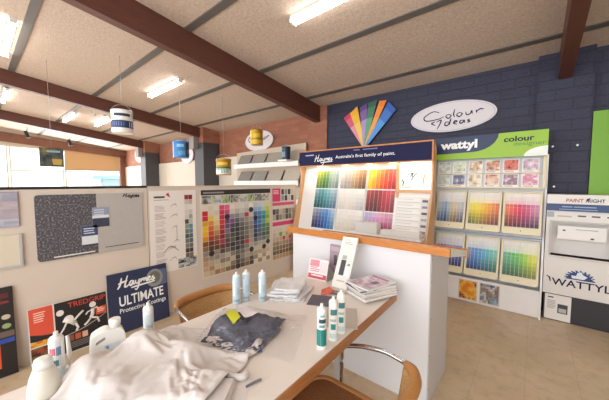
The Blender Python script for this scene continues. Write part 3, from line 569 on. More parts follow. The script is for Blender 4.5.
# ------------------------------------------------------------------ white dispenser cabinet at the right edge
m = thing('dispenser_cabinet', 'white dispenser cabinet with navy emblem and dark base', 'cabinet', (.42, 4.1, 0))
FX = FB(0, 0, 3.96); mw = mat('cabinet_white', '#ddd8d3', .35)
MB().box(.105, 3.96, .30, .15, 4.2, 1.20).box(.61, 3.96, .30, .76, 4.2, 1.20).box(.15, 3.96, .30, .61, 4.2, .72).box(.15, 3.96, 1.08, .61, 4.2, 1.20).box(.15, 4.08, .72, .61, 4.2, 1.08).build('body', mw, m)
MB().box(.12, 3.99, 0, .76, 4.2, .30).build('base', mat('base_dark', '#2f2d33', .5), m)
MB().box(.102, 3.93, 1.275, .77, 4.2, 1.37).build('header', mw, m)
MB().box(.102, 3.935, 1.20, .77, 4.2, 1.274).build('blue_band', mat('band_blue', '#24406f', .4), m)
fr = FB(0, 0, 3.929)
lettering('PAINT', fr, .25, 1.295, .128, .035, mat('red_letter', '#a63a2f', .4), m, off=.02, z=.001)
lettering('RIGHT', fr, .408, 1.295, .12, .035, navy, m, off=.02, z=.001)
MB(fr).poly([(.39, 1.29), (.43, 1.345), (.40, 1.33)], .001).build('emblem_drop', black, m)
fr = FB(0, 0, 3.9345); mb = MB(fr)
for x0, x1 in ((.22, .30), (.31, .47), (.2, .48)): mb.quad(x0, 1.215 if x0 == .2 else 1.24, x1, 1.222 if x0 == .2 else 1.25, .001, 0, '#8ea3c8')
mb.build('lettering_line', PR, m)
MB().box(.14, 3.945, .70, .62, 4.07, .72).build('recess_shelf', mat('tray', '#cfc9c2', .3), m)
rf = MB().box(.135, 3.95, .72, .15, 3.975, 1.08).box(.61, 3.95, .72, .625, 3.975, 1.08).box(.135, 3.95, 1.08, .625, 3.975, 1.095).build('recess_frame', mat('recess_frame', '#bab4ae', .3), m)
fl = MB().box(.20, 3.985, .90, .56, 4.0, 1.04).build('drop_flap', mat('flap', '#e6e2de', .35), m)
mb = MB(FB(0, 0, 3.984)); mb.quad(.24, .985, .262, 1.0, .001, 0, '#2a2a2a'); mb.quad(.45, .915, .475, .93, .001, 0, '#2a2a2a'); mb.quad(.34, 1.005, .50, 1.011, .001, 0, '#8a8a8a'); mb.build('flap_print', PR, fl)
mb = MB(FB(0, 0, 3.958)); 
fk = FB(0, 0, 3.958)
for x0, x1, z0, z1, cc in ((.345, .405, 1.145, 1.16, '#4a4a4e'), (.445, .505, 1.145, 1.16, '#4a4a4e'), (.55, .605, 1.145, 1.16, '#4a4a4e'), (.107, .165, 1.13, 1.185, '#9fa3ad'), (.19, .30, 1.135, 1.15, '#b9a9a0')):
    MB(fk).quad(x0, z0, x1, z1, .001, 0, cc).build('small_print', PR, m)
lettering('WATTYL', FX, .175, .40, .44, .075, navy, m, off=.012, z=.002)
MB(FX).ribbon([(.13, .49), (.155, .475), (.165, .43)], .006, .002).build('lettering_flourish', navy, m); MB(FX).ribbon([(.60, .405), (.66, .405), (.74, .40)], .006, .002).build('lettering_flourish', navy, m)
mb = MB(FX); pts = []
for k in range(22):
    a = R(-8 + k * 9.33); rr = .118 if k % 2 == 0 else .092; pts.append((.385 + rr * math.cos(a), .508 + rr * .72 * math.sin(a)))
mb.poly([(.385 + .115, .488)] + pts + [(.385 - .115, .488)], .002, 0, '#27407a')
mb.poly([(.33, .50), (.42, .50), (.445, .53), (.41, .55), (.40, .575), (.37, .565), (.36, .53), (.325, .53)], .0026, 0, '#dfe3ea')
for k in range(9):
    a = R(12 + k * 19.5); mb.ribbon([(.385 + .085 * math.cos(a), .508 + .06 * math.sin(a)), (.385 + .1 * math.cos(a), .508 + .072 * math.sin(a))], .003, .0026, 0, '#dfe3ea')
mb.build('emblem', PR, m)
nt_ = MB(FB(0, 0, 3.986)); nt_.box(.13, .01, 0, .34, .285, .004, 0, '#e4e0dc'); nt_.quad(.235, .09, .315, .19, .0045, 0, '#3a3f48'); nt_.quad(.245, .10, .305, .145, .005, 0, '#b9b4b0'); nt_.quad(.155, .245, .2, .26, .0045, 0, '#55555a'); lines(nt_, .15, .12, .225, .22, 6, .0045, '#a09a96')
tag(nt_.build('notice_sheet', PR), 'white notice with a small dark photo on the cabinet base', 'notice')
o = MB().bbox(.435, 4.205, 0, 1.0, 4.215, 2.24, .002).build('green_board', mat('lime_board', '#6ea21a', .45)); tag(o, 'tall lime green board standing behind the white dispenser cabinet', 'board')
for k, (x, z) in enumerate(((.13, 1.9), (.33, 1.9), (.16, 1.45))):
    o = MB(FB(x, z, 4.2195)).lathe([(.012, 0), (.008, .008)], (0, 0, 0), 10).build('wall_screw', galv); tag(o, 'small pale screw head on the navy pier, %s' % ('upper left of the stand corner', 'nearest the green board', 'just above the cabinet')[k], 'screw', 'screw heads on the navy pier')

# ------------------------------------------------------------------ things on the partition
def board_thing(name, label, cat, y0, y1, z0, z1, th=.008, m=PR, x=-3.149):
    t = thing(name, label, cat, (x, (y0 + y1) / 2, z0)); return t, F((x, 0, 0), (0, 1, 0), (0, 0, 1))
def speckle():
    m = mat('terrazzo', '#4d4c4d', .5); nt = m.node_tree; b = nt.nodes['Principled BSDF']; tc = nt.nodes.new('ShaderNodeTexCoord'); v = nt.nodes.new('ShaderNodeTexNoise'); v.inputs['Scale'].default_value = 75; v.inputs['Detail'].default_value = 2
    nt.links.new(tc.outputs['Object'], v.inputs['Vector']); r = nt.nodes.new('ShaderNodeValToRGB'); e = r.color_ramp.elements; e[0].position = .38; e[0].color = (*lin('#454447'), 1); e[1].position = .66; e[1].color = (*lin('#88858a'), 1)
    x = e.new(.55); x.color = (*lin('#55545a'), 1); nt.links.new(v.outputs['Fac'], r.inputs['Fac']); nt.links.new(r.outputs['Color'], b.inputs['Base Color']); return m
t, fr = board_thing('flooring_sample_board', 'large sample board, half speckled charcoal and half plain grey, on the partition', 'sample board', .32, 1.13, .83, 1.39)
MB(fr).prism([(.735, .835), (.735, 1.392)] + [(p[0], p[1]) for p in rrect(.32, .835, .75, 1.392, .025)[5:15]], .001, .013).build('speckled_half', speckle(), t)
MB(fr).prism([(1.13, .835), (1.13, 1.392), (.736, 1.392), (.736, .835)][::-1], .001, .013).build('plain_half', mat('plain_grey', '#b2ada8', .5, var=.04, vscale=40), t)
script(HAY, fr, .945, 1.345, .16, .05, 9, 4, black, t, .004, z=.0145)
mb = MB(fr); mb.quad(.42, .852, .71, .862, .0145, 0, '#e6e3de'); mb.quad(.79, .875, 1.08, .882, .0145, 0, '#3a3a3d'); mb.build('lettering_line', PR, t)
for k, (a, b, c, d) in enumerate(((.70, 1.08, .83, 1.265), (.615, .915, .735, 1.10))):
    mb = MB(fr); mb.box(a, b, .0135, c, d, .016, 0, '#d8dbe0'); mb.quad(a, b + (d - b) * (.6, .5)[k], c, d, .0165, 0, ('#8f97ac', '#39476f')[k]); mb.quad(a, b, c, b + (d - b) * (.45, .08)[k], .0165, 0, '#3a4050'); lines(mb, a + .015, b + (d - b) * .55, c - .02, d - .02, 3, .017, '#c9d0dd'); o = mb.build('info_card', PR, t); o['label'] = ('grey and white info card', 'navy and white info card')[k]
t, fr = board_thing('brochure_sheet', 'white sheet of product sketches with a column of colour swatches on the partition', 'sheet', 1.19, 1.72, .45, 1.41)
MB(fr).box(1.20, .49, .001, 1.725, 1.405, .005).build('sheet', mat('sheet_white', '#e6dfd8', .5), t)
mb = MB(fr); mb.quad(1.245, 1.325, 1.36, 1.345, .0055, 0, '#3a3a3d'); mb.poly([(1.37, 1.36), (1.40, 1.385), (1.42, 1.325)], .0055, 0, '#b8324a'); mb.quad(1.245, 1.30, 1.40, 1.306, .0055, 0, '#9a9090')
for j in range(9): lines(mb, 1.25, 1.17 - .085 * j, 1.37, 1.24 - .085 * j, 5, .0055, ('#b9aeb4', '#b09aa4', '#c5bbb5')[j % 3])
for (px, pz, s) in ((1.45, 1.24, .035), (1.45, 1.12, .045), (1.455, .99, .03), (1.47, .83, .03), (1.42, .75, .05), (1.43, .63, .04)):
    for q in range(4): mb.ribbon([(px - s + .02 * q * .5, pz - s * .6 + .01 * q), (px + .01 * q, pz + s * .2), (px + s, pz + s * .5 - .012 * q)], .002, .0055, 0, '#a09a95')
mb.ribbon([(1.48, .98), (1.485, .88), (1.47, .82)], .003, .0055, 0, '#8f8a86'); mb.ribbon([(1.33, .71), (1.41, .775), (1.50, .71)], .007, .0055, 0, '#a59e97'); mb.build('sketch_print', PR, t)
mb = MB(fr); sw = [('#8f2a33', '#7a242c'), ('#cfc0b0', '#c2b2a2'), ('#ddd6ca', '#e3dcd2'), ('#d3cfc6', '#c9c4bb'), ('#d0cabf', '#9aa39b'), ('#394a48', '#b8bab2'), ('#8a938a', '#5a8a96'), ('#6a7a78', '#5f7f80'), ('#3a5458', '#47686a'), ('#6a6f66', '#55605a'), ('#7a7a6a', '#6a6a5c'), ('#333a3a', '#39423f'), ('#665a4c', '#7a6a58')]
for j, (c1, c2) in enumerate(sw):
    z1 = 1.35 - j * .0575; mb.quad(1.582, z1 - .053, 1.628, z1, .0055, 0, c1); mb.quad(1.631, z1 - .053, 1.677, z1, .0055, 0, c2)
mb.build('swatch_column', PR, t)
mb = MB(fr); photo(mb, 1.49, .50, 1.715, .61, ['#2f2c2c', '#8a8f8f', '#c9c9c4', '#4a5a60'], 10, 6, .0058); mb.build('picture_print', PR, t)

t, fr = board_thing('colour_chart', 'big wall chart of many coloured swatches with black heading on the partition', 'colour chart', 1.78, 2.97, .29, 1.405)
MB(fr).box(1.785, .285, .001, 2.95, 1.405, .005).build('sheet', mat('chart_sheet', '#d9cfc2', .5), t)
mb = MB(fr); mb.quad(1.79, 1.335, 2.945, 1.40, .0055, 0, '#242427'); mb.quad(1.82, 1.355, 2.12, 1.375, .006, 0, '#8f8f8f')
for k in range(8): photo(mb, 1.80 + k * .14, 1.225, 1.80 + k * .14 + .132, 1.325, [['#3f3f44', '#8a8a86', '#c9c4b9'], ['#8a9aa8', '#d3d0c8', '#6a7a4a'], ['#6a8a3a', '#b9c4a0', '#4a5a6a']][k % 3], 6, 5, .0056)
mb.build('heading_print', PR, t)
chart = {0: ['#d9cfc0', '#c0283a', '#c22c3c', '#d9a11c', '#e6c020', '#e9b41c', '#d68a1f', '#7a4a2c', '#8a6a4a', '#8f8a84', '#a08a70', '#b59a78', '#c0a888', '#cdb898'],
         1: ['#cfc4b0', '#d3c9b5', '#e3c84a', '#e0902a', '#d86a24', '#c84a28', '#a83a2c', '#6a3428', '#4a3430', '#8a7a6a', '#9a8f84', '#b5a48c', '#a88a64', '#c5b090'],
         2: ['#d6cebf', '#cfc5b4', '#d8cfae', '#d9c78a', '#cdb070', '#b88a50', '#9a5a3c', '#82402f', '#5a3a30', '#9a8a7a', '#8f8880', '#bdb0a0', '#cbb99c', '#a07a50'],
         3: ['#d84a74', '#cf2f5c', '#c02848', '#c83a44', '#b8303a', '#a02a34', '#8a2a30', '#b0384a', '#6a3034', '#57453f', '#a89a8c', '#8a7f74', '#c2b29a', '#ab9270'],
         4: ['#d86a8c', '#c84a7a', '#a0386a', '#7a3a6a', '#6a4a78', '#7a6a84', '#6a5f68', '#574a4c', '#4a4244', '#7a7068', '#bdb2a4', '#96897a', '#cabba4', '#8a6f50'],
         5: ['#ddd6ca', '#cfc9c0', '#9a86a8', '#6a5488', '#4a4a5c', '#3a3c44', '#4a4a4e', '#5a5a5c', '#35363a', '#44444a', '#8f877c', '#c0b4a4', '#8a7c6c', '#6a5640'],
         6: ['#d2cec8', '#b9b6b3', '#8a8a8c', '#5f6064', '#45474c', '#2f3136', '#3c3e42', '#2b2c30', '#4e5054', '#2f3034', '#6a6662', '#4a4846', '#55504a', '#3a3632'],
         7: ['#d9d5cf', '#c5c2be', '#a5a4a4', '#808184', '#66686c', '#505256', '#606266', '#44464a', '#393b3f', '#56585a', '#77736f', '#8f8983', '#6f6860', '#55493c'],
         8: ['#cfcac2', '#bfbab2', '#b03a3f', '#9a948d', '#857f7a', '#706b67', '#7c7670', '#6a645e', '#c22f44', '#8a837b', '#9f978d', '#b3a99c', '#968874', '#7d6a50'],
         9: ['#e0dbd3', '#d3cdc4', '#c5beb4', '#aaa299', '#978f86', '#8a8178', '#9a9086', '#a1978b', '#aca295', '#b7ad9f', '#c2b7a8', '#a89a86', '#55504c', '#443f3a'],
         10: ['#b8c4d0', '#9ab0cc', '#4f74b4', '#2f52a0', '#3a60a8', '#2a3f78', '#3a4a68', '#2c3448', '#5a6270', '#9a9894', '#c5bdb0', '#b09f88', '#a08c70', '#8f7858'],
         11: ['#bfccd4', '#8fb4d4', '#4a8ac0', '#2a6ab0', '#3a7ab8', '#3f5f8c', '#4a6a84', '#556a78', '#7a8488', '#b5b0a6', '#cdc2b0', '#b8a890', '#8a7660', '#a08c70'],
         12: ['#c8d4d0', '#a8c8c4', '#3f9a9a', '#2a7f8a', '#58a0a0', '#3a7a6a', '#4a7a5c', '#3f5a4a', '#6a7a70', '#a8aca0', '#c9c2b2', '#bcae98', '#a69478', '#8f7c60'],
         13: ['#d3d88a', '#c2cc4a', '#a4bc38', '#7fa83a', '#b8c43a', '#5f8a40', '#4f7a44', '#4f6440', '#7a8464', '#b3b49a', '#cfc8b4', '#c4b8a0', '#b1a084', '#9a8868']}
mb = MB(fr); cw = 1.13 / 14; chh = .90 / 14
for c in range(14):
    for r in range(14):
        if c < 1 and r == 0: continue
        if c > 9 and r > 11 and (c + r) % 2: continue
        x0 = 1.80 + c * cw; z1 = 1.20 - r * chh; mb.quad(x0 + .0025, z1 - chh + .004, x0 + cw - .0025, z1, .0055, 0, jit(chart[c][r], 5))
for (c, r) in ((4, 2), (9, 1), (9, 10), (12, 10), (10, 3), (13, 9), (1, 9), (6, 13)):
    x0 = 1.80 + (c + .5) * cw; z0 = 1.20 - (r + .5) * chh; mb.poly([(x0 + .042 * math.cos(R(a)), z0 + .038 * math.sin(R(a))) for a in range(0, 360, 30)], .006, 0, '#2a2a2c')
mb.build('swatch_grid', PR, t)
t, fr = board_thing('colour_chart', 'narrow chart with pink heading bands beside the big swatch chart', 'colour chart', 2.99, 3.5, .27, 1.41)
MB(fr).box(2.985, .27, .001, 3.50, 1.41, .005).build('sheet', mat('chart_sheet', '#d9cfc2', .5), t)
mb = MB(fr); mb.quad(2.99, 1.19, 3.17, 1.40, .0055, 0, '#d2386a'); lines(mb, 3.01, 1.30, 3.14, 1.37, 3, .006, '#f0d5de')
for k in range(4):
    for j in range(2): mb.quad(3.19 + k * .077, 1.30 - .10 * j, 3.25 + k * .077, 1.385 - .10 * j, .0055, 0, ('#3a3f4a', '#8a8f96', '#2f3238', '#c3c0ba')[(k + j) % 4])
mb.build('heading_print', PR, t); MB(fr).quad(2.99, 1.125, 3.495, 1.175, .0055, 0, '#d8507c').build('heading_band', PR, t); MB(fr).quad(2.99, .80, 3.495, .865, .0055, 0, '#d23f70').build('heading_band', PR, t)
mb = MB(fr); m2 = MB(fr)
for c in range(7):
    for j in range(2): m2.quad(2.995 + c * .072, .985 - .09 * j, 3.06 + c * .072, 1.07 - .09 * j, .0055, 0, jit(('#4a4a48', '#8f8578', '#b5a48c', '#6a6058', '#a8987f', '#55504a', '#c0b299')[(c * 3 + j * 2) % 7], 8))
    for j in range(7): mb.quad(2.995 + c * .072, .70 - .072 * j, 3.06 + c * .072, .765 - .072 * j, .0055, 0, jit(('#d3c7b4', '#c9bba5', '#bda98c', '#a08a70', '#826950', '#6a5440', '#b89468')[j] if (c, j) not in ((2, 1), (3, 2), (4, 1), (5, 2)) else ('#6a9a4a', '#c0453a', '#8fae52', '#c8603f')[c - 2], 12))
m2.build('swatch_row', PR, t); mb.build('swatch_grid', PR, t)
t, fr = board_thing('sample_board', 'lilac grey timber look sample board, top left of the partition', 'sample board', -.35, .23, 1.15, 1.425)
mb = MB(fr); mb.box(-.35, 1.15, .001, .228, 1.425, .014, 0, '#9a8f9c')
for j in range(4):
    photo(mb, -.348, 1.153 + j * .067, .226, 1.216 + j * .067, (['#9fa3b5', '#b5b6c2', '#7a7c92'], ['#a397a2', '#b3a9b2', '#8f8491'], ['#a5979f', '#b8adb3', '#93858f'], ['#85869a', '#a9a8b5', '#6f7088'])[j], 14, 3, .0145, 2)
mb.build('board', PRG, t)
t, fr = board_thing('sample_board', 'cream sample board with dark corner tag in clear cover on the partition', 'sample board', -.35, .235, .83, 1.09)
MB(fr).box(-.35, .84, .001, .22, 1.085, .010).build('board', mat('cream_sample', '#d3cab6', .4), t)
MB(fr).box(-.352, .826, .001, .236, .8395, .02).box(.2205, .84, .001, .236, 1.09, .02).build('clear_edge', mat('clear_edge', '#b4b5b8', .15), t)
mb = MB(fr); mb.quad(.03, 1.04, .11, 1.075, .0105, 0, '#3a4156'); mb.quad(-.1, 1.035, .03, 1.08, .0105, 0, '#b9bfc9'); mb.build('corner_tag', PR, t)

# posters standing on the floor against the partition
def leaner(y0, y1, h, lean=.06, yaw=0.0, z0=0.003):
    return F((-3.146 + lean + .008, y0, z0), (yaw, 1, 0), (-lean / h * .92, 0, 1))
p = thing('poster_board', 'navy poster board with white lettering standing on the floor by the partition', 'poster', (-3.08, 1.06, 0.0))
fr = leaner(.785, 1.345, .61); MB(fr).box(0, 0, -.006, .56, .60, 0).build('board', mat('poster_navy', '#2a3352', .4), p)
script(HAY, fr, .07, .42, .37, .15, 9, 4, whitep, p, .009, z=.0012)
lettering('ULTIMATE', fr, .09, .265, .42, .10, whitep, p, off=.02, z=.0012)
lettering('Protective Coatings', fr, .09, .185, .44, .06, whitep, p, off=.01, z=.0012)
mb = MB(fr); mb.poly([(.43 + .085 * math.cos(R(a)), .47 + .095 * math.sin(R(a))) for a in range(0, 360, 20)], .0008, 0, '#8c8f90'); mb.poly([(.43 + .06 * math.cos(R(a)), .475 + .065 * math.sin(R(a))) for a in range(0, 360, 20)], .001, 0, '#6a6a62'); mb.quad(.45, .38, .555, .55, .0006, 0, '#5c6484'); mb.build('picture_print', PR, p)
p = thing('poster_board', 'black and orange poster board with white running figures by the partition', 'poster', (-3.08, .5, 0.0))
fr = leaner(.235, .775, .47); MB(fr).box(0, 0, -.006, .545, .462, 0).build('board', mat('poster_edge', '#d9d2cb', .5), p)
mb = MB(fr); mb.quad(.007, .19, .155, .455, .0006, 0, '#d8533a'); mb.quad(.165, .007, .538, .455, .0006, 0, '#1f1d1f'); mb.poly([(.007, .19), (.155, .17), (.155, .21), (.08, .225), (.007, .25)], .001, 0, '#1f1d1f'); photo(mb, .007, .145, .155, .185, ['#e08a2a', '#e6b83a', '#c86a2a'], 8, 2, .0012); photo(mb, .007, .01, .155, .135, ['#2a2522', '#b03a2a', '#5a6a2a', '#8a2f24'], 8, 6, .0012)
lines(mb, .035, .33, .11, .42, 5, .0012, '#f0c9bc'); mb.quad(.45, .26, .53, .33, .0010, 0, '#d2502f'); lines(mb, .462, .275, .52, .32, 3, .0014, '#efd0c4')
for k in range(3): mb.quad(.24 + k * .05, .10, .28 + k * .05, .15, .0010, 0, ('#8a4a38', '#c0553a', '#d9a98a')[k])
lines(mb, .24, .03, .5, .085, 4, .0012, '#77706c'); mb.ribbon([(.18, .15), (.33, .175), (.44, .215), (.53, .26)], .004, .0011, 0, '#a59d96'); mb.build('poster_print', PR, p)
lettering('TREDGRIP', fr, .255, .39, .275, .045, mat('orange_letter', '#c2452f', .5), p, off=.01, z=.0014)
mb = MB(fr)
def figure(parts, heads):
    for a, rr in parts: mb.tube([(q[0], q[1], .0015) for q in a], rr, 6, 0, '#e2dbd2', flat=.06, up=(0, 0, 1))
    for (x, z, rr) in heads: mb.poly([(x + rr * math.cos(R(a)), z + rr * math.sin(R(a))) for a in range(0, 360, 24)], .0022, 0, '#e6e0d8')
figure([([(.22, .30), (.27, .27), (.30, .24)], .02), ([(.29, .27), (.33, .31), (.36, .335)], .009), ([(.30, .24), (.315, .20), (.30, .175)], .009), ([(.24, .27), (.215, .22), (.19, .185)], .007)], [(.20, .365, .026), (.255, .295, .034)])
figure([([(.43, .33), (.425, .28), (.41, .25)], .014), ([(.41, .25), (.385, .22), (.36, .20)], .008), ([(.42, .25), (.46, .235), (.47, .19)], .008), ([(.425, .32), (.39, .31), (.375, .29)], .006), ([(.43, .32), (.46, .335), (.47, .31)], .006)], [(.43, .365, .026)])
mb.build('figure_print', PR, p)
p = thing('poster_board', 'dark poster board with paint pots and orange corner by the partition', 'poster', (-3.08, -.12, 0.0))
fr = leaner(-.4, .155, .69); MB(fr).box(0, 0, -.006, .565, .685, 0).build('board', mat('poster_black', '#221d1f', .4), p)
mb = MB(fr); mb.quad(.0, .255, .56, .29, .0006, 0, '#2f4aa0'); mb.quad(.30, .07, .48, .25, .0006, 0, '#d2562a'); mb.quad(.0, .30, .56, .345, .0006, 0, '#6a5a52'); mb.quad(.2, .56, .54, .58, .0006, 0, '#7a2f2f'); mb.quad(.2, .60, .54, .64, .0006, 0, '#5c2226')
for k in range(5):
    for j in range(2): mb.poly([(.22 + .075 * k + .025 * math.cos(R(a)), .385 + .07 * j + .02 * math.sin(R(a))) for a in range(0, 360, 30)], .0010, 0, jit(('#b9b0a0', '#6a8a9a', '#c9a98a', '#8a5a4a', '#9aa07a')[(k + j) % 5]))
mb.build('poster_print', PR, p)

# ------------------------------------------------------------------ counter
c = thing('counter', 'white service counter with a honey timber top', 'counter', (-1.1, 2.1, 0))
fx = F((-1.685, 0, 0), (0, 1, 0), (0, 0, 1))
MB(fx).prism([(1.86, 0), (2.36, 0), (2.36, .94), (1.86, 1.04)], 0, 1.187).build('body', mat('counter_white', '#dcdbdd', .4, var=.02, vscale=3), c)
ft = F((-1.722, 0, 0), (0, 1, 0), (0, 0, 1))
MB(ft).prism([(1.862, 1.0415), (2.372, .9395), (2.372, .985), (1.862, 1.09)], .001, 1.345).build('worktop', mat('worktop_white', '#dedbd8', .35), c)
e1 = MB(ft).prism([(1.818, 1.047), (1.861, 1.0425), (1.861, 1.091), (1.818, 1.1)], 0, 1.342).build('front_edging', wood, c)
e2 = MB(ft).prism([(2.373, .93), (2.40, .93), (2.40, .992), (2.373, .995)], 0, 1.352).build('back_edging', wood, c)
MB(F((-.4975, 0, 0), (0, 1, 0), (0, 0, 1))).prism([(1.875, .003), (2.345, .003), (2.345, .94), (1.875, 1.034)], 0, .0035).build('end_panel', mat('end_panel', '#c7c4c4', .4), c)
for z in (.12, .35, .6, .85, 1.0): MB(F((-.4935, 1.885, z), (0, 1, 0), (0, 0, 1))).lathe([(.004, 0), (.003, .002)], (0, 0, 0), 8).build('screw_cap', dark, c)

# ------------------------------------------------------------------ table
tb = thing('table', 'long white topped table with timber edges abutting the counter', 'table', (-1.05, .8, 0))
def top_poly(e): return [(-1.41 + e, -.77 + e), (-.612 - e, -.77 + e), (-.692 - e, 1.81 - e), (-1.41 + e, 1.81 - e)]
MB().prism(top_poly(.004), .752, .755).build('tabletop', mat('table_white', '#e8dfd6', .35, var=.03, vscale=4), tb)
MB().prism(top_poly(0), .697, .7519).build('edge_band', mat('table_edge_wood', '#ad7344', .45, var=.2, vscale=8, stretch=(10, 1.5, 10)), tb, bevel=.003)
MB().box(-1.34, -.7, .60, -.80, -.68, .697).box(-1.34, 1.70, .60, -.80, 1.72, .697).box(-1.34, -.68, .60, -1.32, 1.70, .697).box(-.82, -.68, .60, -.80, 1.70, .697).build('apron', mat('apron', '#8f8a86', .5), tb)
for y in (-.5, 1.6):
    MB().bbox(-1.045, y - .022, .03, -1.0, y + .022, .65, .004).build('leg', mat('leg_grey', '#a5a3a2', .4), tb)
    MB().bbox(-1.28, y - .025, 0, -.78, y + .025, .03, .006).build('foot', mat('leg_grey', '#a5a3a2', .4), tb)
    MB().box(-1.318, y - .02, .65, -.822, y + .02, .697).build('cross_bar', mat('apron', '#8f8a86', .5), tb)

# ------------------------------------------------------------------ chairs
cane = mat('cane', '#c79a62', .6, var=.3, vscale=130, bump=.4, bscale=160); bent = mat('bentwood', '#b9824a', .4, var=.15, vscale=7)
def chair(label, loc, rz):
    t = thing('tub_chair', label, 'chair', (0, 0, 0), 'cane tub chairs at the table'); zr = .70; hw = .245
    def rim(a, r=hw, z=zr):
        c, q = math.cos(R(a)), math.sin(R(a)); e = .62
        return (.03 + r * math.copysign(abs(c) ** e, c), r * math.copysign(abs(q) ** e, q), z)
    MB().tube([rim(a) for a in range(-60, 61, 4)], [.012 + .011 * min(1, (60 - abs(a)) / 15) for a in range(-60, 61, 4)], 10, flat=1.25).build('back_rim', bent, t)
    mb = MB(); A = list(range(-60, 61, 4)); vs = []
    for a in A:
        vs += [rim(a, hw - .004, zr - .015), rim(a, hw - .022, .56), rim(a, hw - .045, .47)]
    n = len(A); vs2 = [(p[0] - .006 * math.cos(R(A[i // 3])), p[1] - .006 * math.sin(R(A[i // 3])), p[2]) for i, p in enumerate(vs)]; m_ = len(vs)
    fs = []
    for i in range(n - 1):
        for j in range(2):
            q = 3 * i + j; fs += [(q, q + 3, q + 4, q + 1), (m_ + q, m_ + q + 1, m_ + q + 4, m_ + q + 3)]
        fs += [(3 * i, m_ + 3 * i, m_ + 3 * i + 3, 3 * i + 3), (3 * i + 2, 3 * i + 5, m_ + 3 * i + 5, m_ + 3 * i + 2)]
    fs += [(0, 1, m_ + 1, m_), (1, 2, m_ + 2, m_ + 1), (m_ - 3, 2 * m_ - 3, 2 * m_ - 2, m_ - 2), (m_ - 2, 2 * m_ - 2, 2 * m_ - 1, m_ - 1)]
    mb.add(vs + vs2, fs, 0, None, True); mb.build('cane_back', cane, t)
    MB().tube([rim(a, hw - .05, .462) for a in range(-75, 76, 6)], .011, 8).build('lower_rail', bent, t)
    s = [(-.27 + .0, -.2), (-.27, .2)] ; pts = rrect(-.28, -.215, .20, .215, .09, 5)
    fr = [(p[0], p[1], .44) for p in pts]
    MB().tube(fr, .018, 8, closed=True).build('seat_frame', bent, t)
    MB().prism([(p[0] * .97, p[1] * .97) for p in pts], .436, .448).build('seat', mat('seat_cane', '#9a6840', .6, var=.25, vscale=120, bump=.3, bscale=150), t)
    for sy in (-1, 1):
        y = hw * sy
        path = [rim(50 * sy), rim(58 * sy), rim(66 * sy), (.09, y, zr), (.0, y, zr - .012), (-.07, y, zr - .032), (-.135, y, zr - .06), (-.15, y, zr - .1), (-.15, y, .4), (-.15, y, .06), (-.14, y, .025), (-.10, y, .013), (.20, y, .013)]
        MB().tube(smooth_path(path, 5), .0115, 10).build('arm_tube', chrome, t)
    y = hw
    MB().tube(smooth_path([(.20, -y, .013), (.25, -y + .02, .013), (.27, -y + .06, .013), (.27, y - .06, .013), (.25, y - .02, .013), (.20, y, .013)], 5), .0115, 10).build('floor_tube', chrome, t)
    MB().tube([(-.15, -y, .405), (-.15, y, .405)], .009, 8).build('cross_tube', chrome, t)
    t.location = loc; t.rotation_euler = (0, 0, rz); return t
ch = chair('cane backed tub chair with chrome arm on the near side of the table', (-.60, .965, 0), 0)
dup(ch, (-1.535, 1.02, 0), math.pi, 'cane backed tub chair on the far side of the table, by the partition')

# ------------------------------------------------------------------ things on the table
TZ = .7555
def cart(name, label, x, y, h, body, bandcol, texts, group, nozzle=False, r=.0235, z=TZ):
    t = thing(name, label, 'cartridge', (x, y, z), group)
    MB().lathe([(r * .92, 0), (r, .004), (r, h - .012), (r * .96, h - .006)], (x, y, z), 22).build('tube_body', body, t)
    MB().lathe([(r * .95, h - .006), (r * .8, h), (r * .35, h + .004), (r * .3, h + .018)], (x, y, z), 18).build('cap', plastic_w, t)
    a0 = math.degrees(math.atan2(-y, -x))
    for (f0, f1, d0, d1, col) in texts:
        vs = []; fs = []; seg = 8
        for k in range(seg + 1):
            a = R(a0 + d0 + (d1 - d0) * k / seg)
            for f in (f0, f1): vs.append((x + (r + .0006) * math.cos(a), y + (r + .0006) * math.sin(a), z + h * f))
        for k in range(seg): fs.append((2 * k, 2 * k + 2, 2 * k + 3, 2 * k + 1))
        MB().add(vs, fs, 0, col, True).build('label_print', PR, t)
    if nozzle:
        MB().tube([(x + .028, y + .03, z), (x + .03, y + .032, z + h * .55), (x + .028, y + .028, z + h * 1.0)], [.011, .008, .005], 10).build('nozzle', plastic_w, t)
    return t
paleblue = mat('pale_blue_tube', '#c2d6e0', .35)
for k, (x, y, lb) in enumerate(((-1.385, 1.01, 'pale blue sealant cartridge by the far table edge, leftmost of three'), (-1.375, 1.075, 'pale blue sealant cartridge by the far table edge, middle of three'), (-1.295, 1.14, 'pale blue sealant cartridge by the white bags, rightmost of three'))):
    cart('sealant_cartridge', lb, x, y, .178, paleblue, None, [(.1, .18, -40, 50, '#8fb3c4'), (.3, .8, -60, -20, '#e6eef2'), (.35, .6, 0, 40, '#a9c6d6')], 'pale blue cartridges', r=.024)
tt = [(.10, .50, -110, 110, '#1f7f78'), (.66, .76, -35, 55, '#2b4a52'), (.55, .62, -30, 40, '#6f9aa0'), (.8, .86, -20, 40, '#8ab0b4')]
cart('sealant_cartridge', 'white cartridge with a solid teal lower half, front of three on the table edge', -.71, .972, .187, plastic_w, None, tt, 'teal labelled cartridges', r=.0215)
t2 = [(.66, .80, -35, 50, '#4a7f86'), (.30, .44, -30, 30, '#2a8a84'), (.08, .2, -60, 60, '#c5d5d6'), (.5, .56, -40, 40, '#a9bcc0')]
cart('sealant_cartridge', 'white cartridge with teal square, middle of three on the table edge', -.708, 1.062, .192, plastic_w, None, t2, 'teal labelled cartridges', r=.0215)
cart('sealant_cartridge', 'white cartridge with teal square, back of three on the table edge', -.712, 1.138, .199, plastic_w, None, t2, 'teal labelled cartridges', r=.0215)
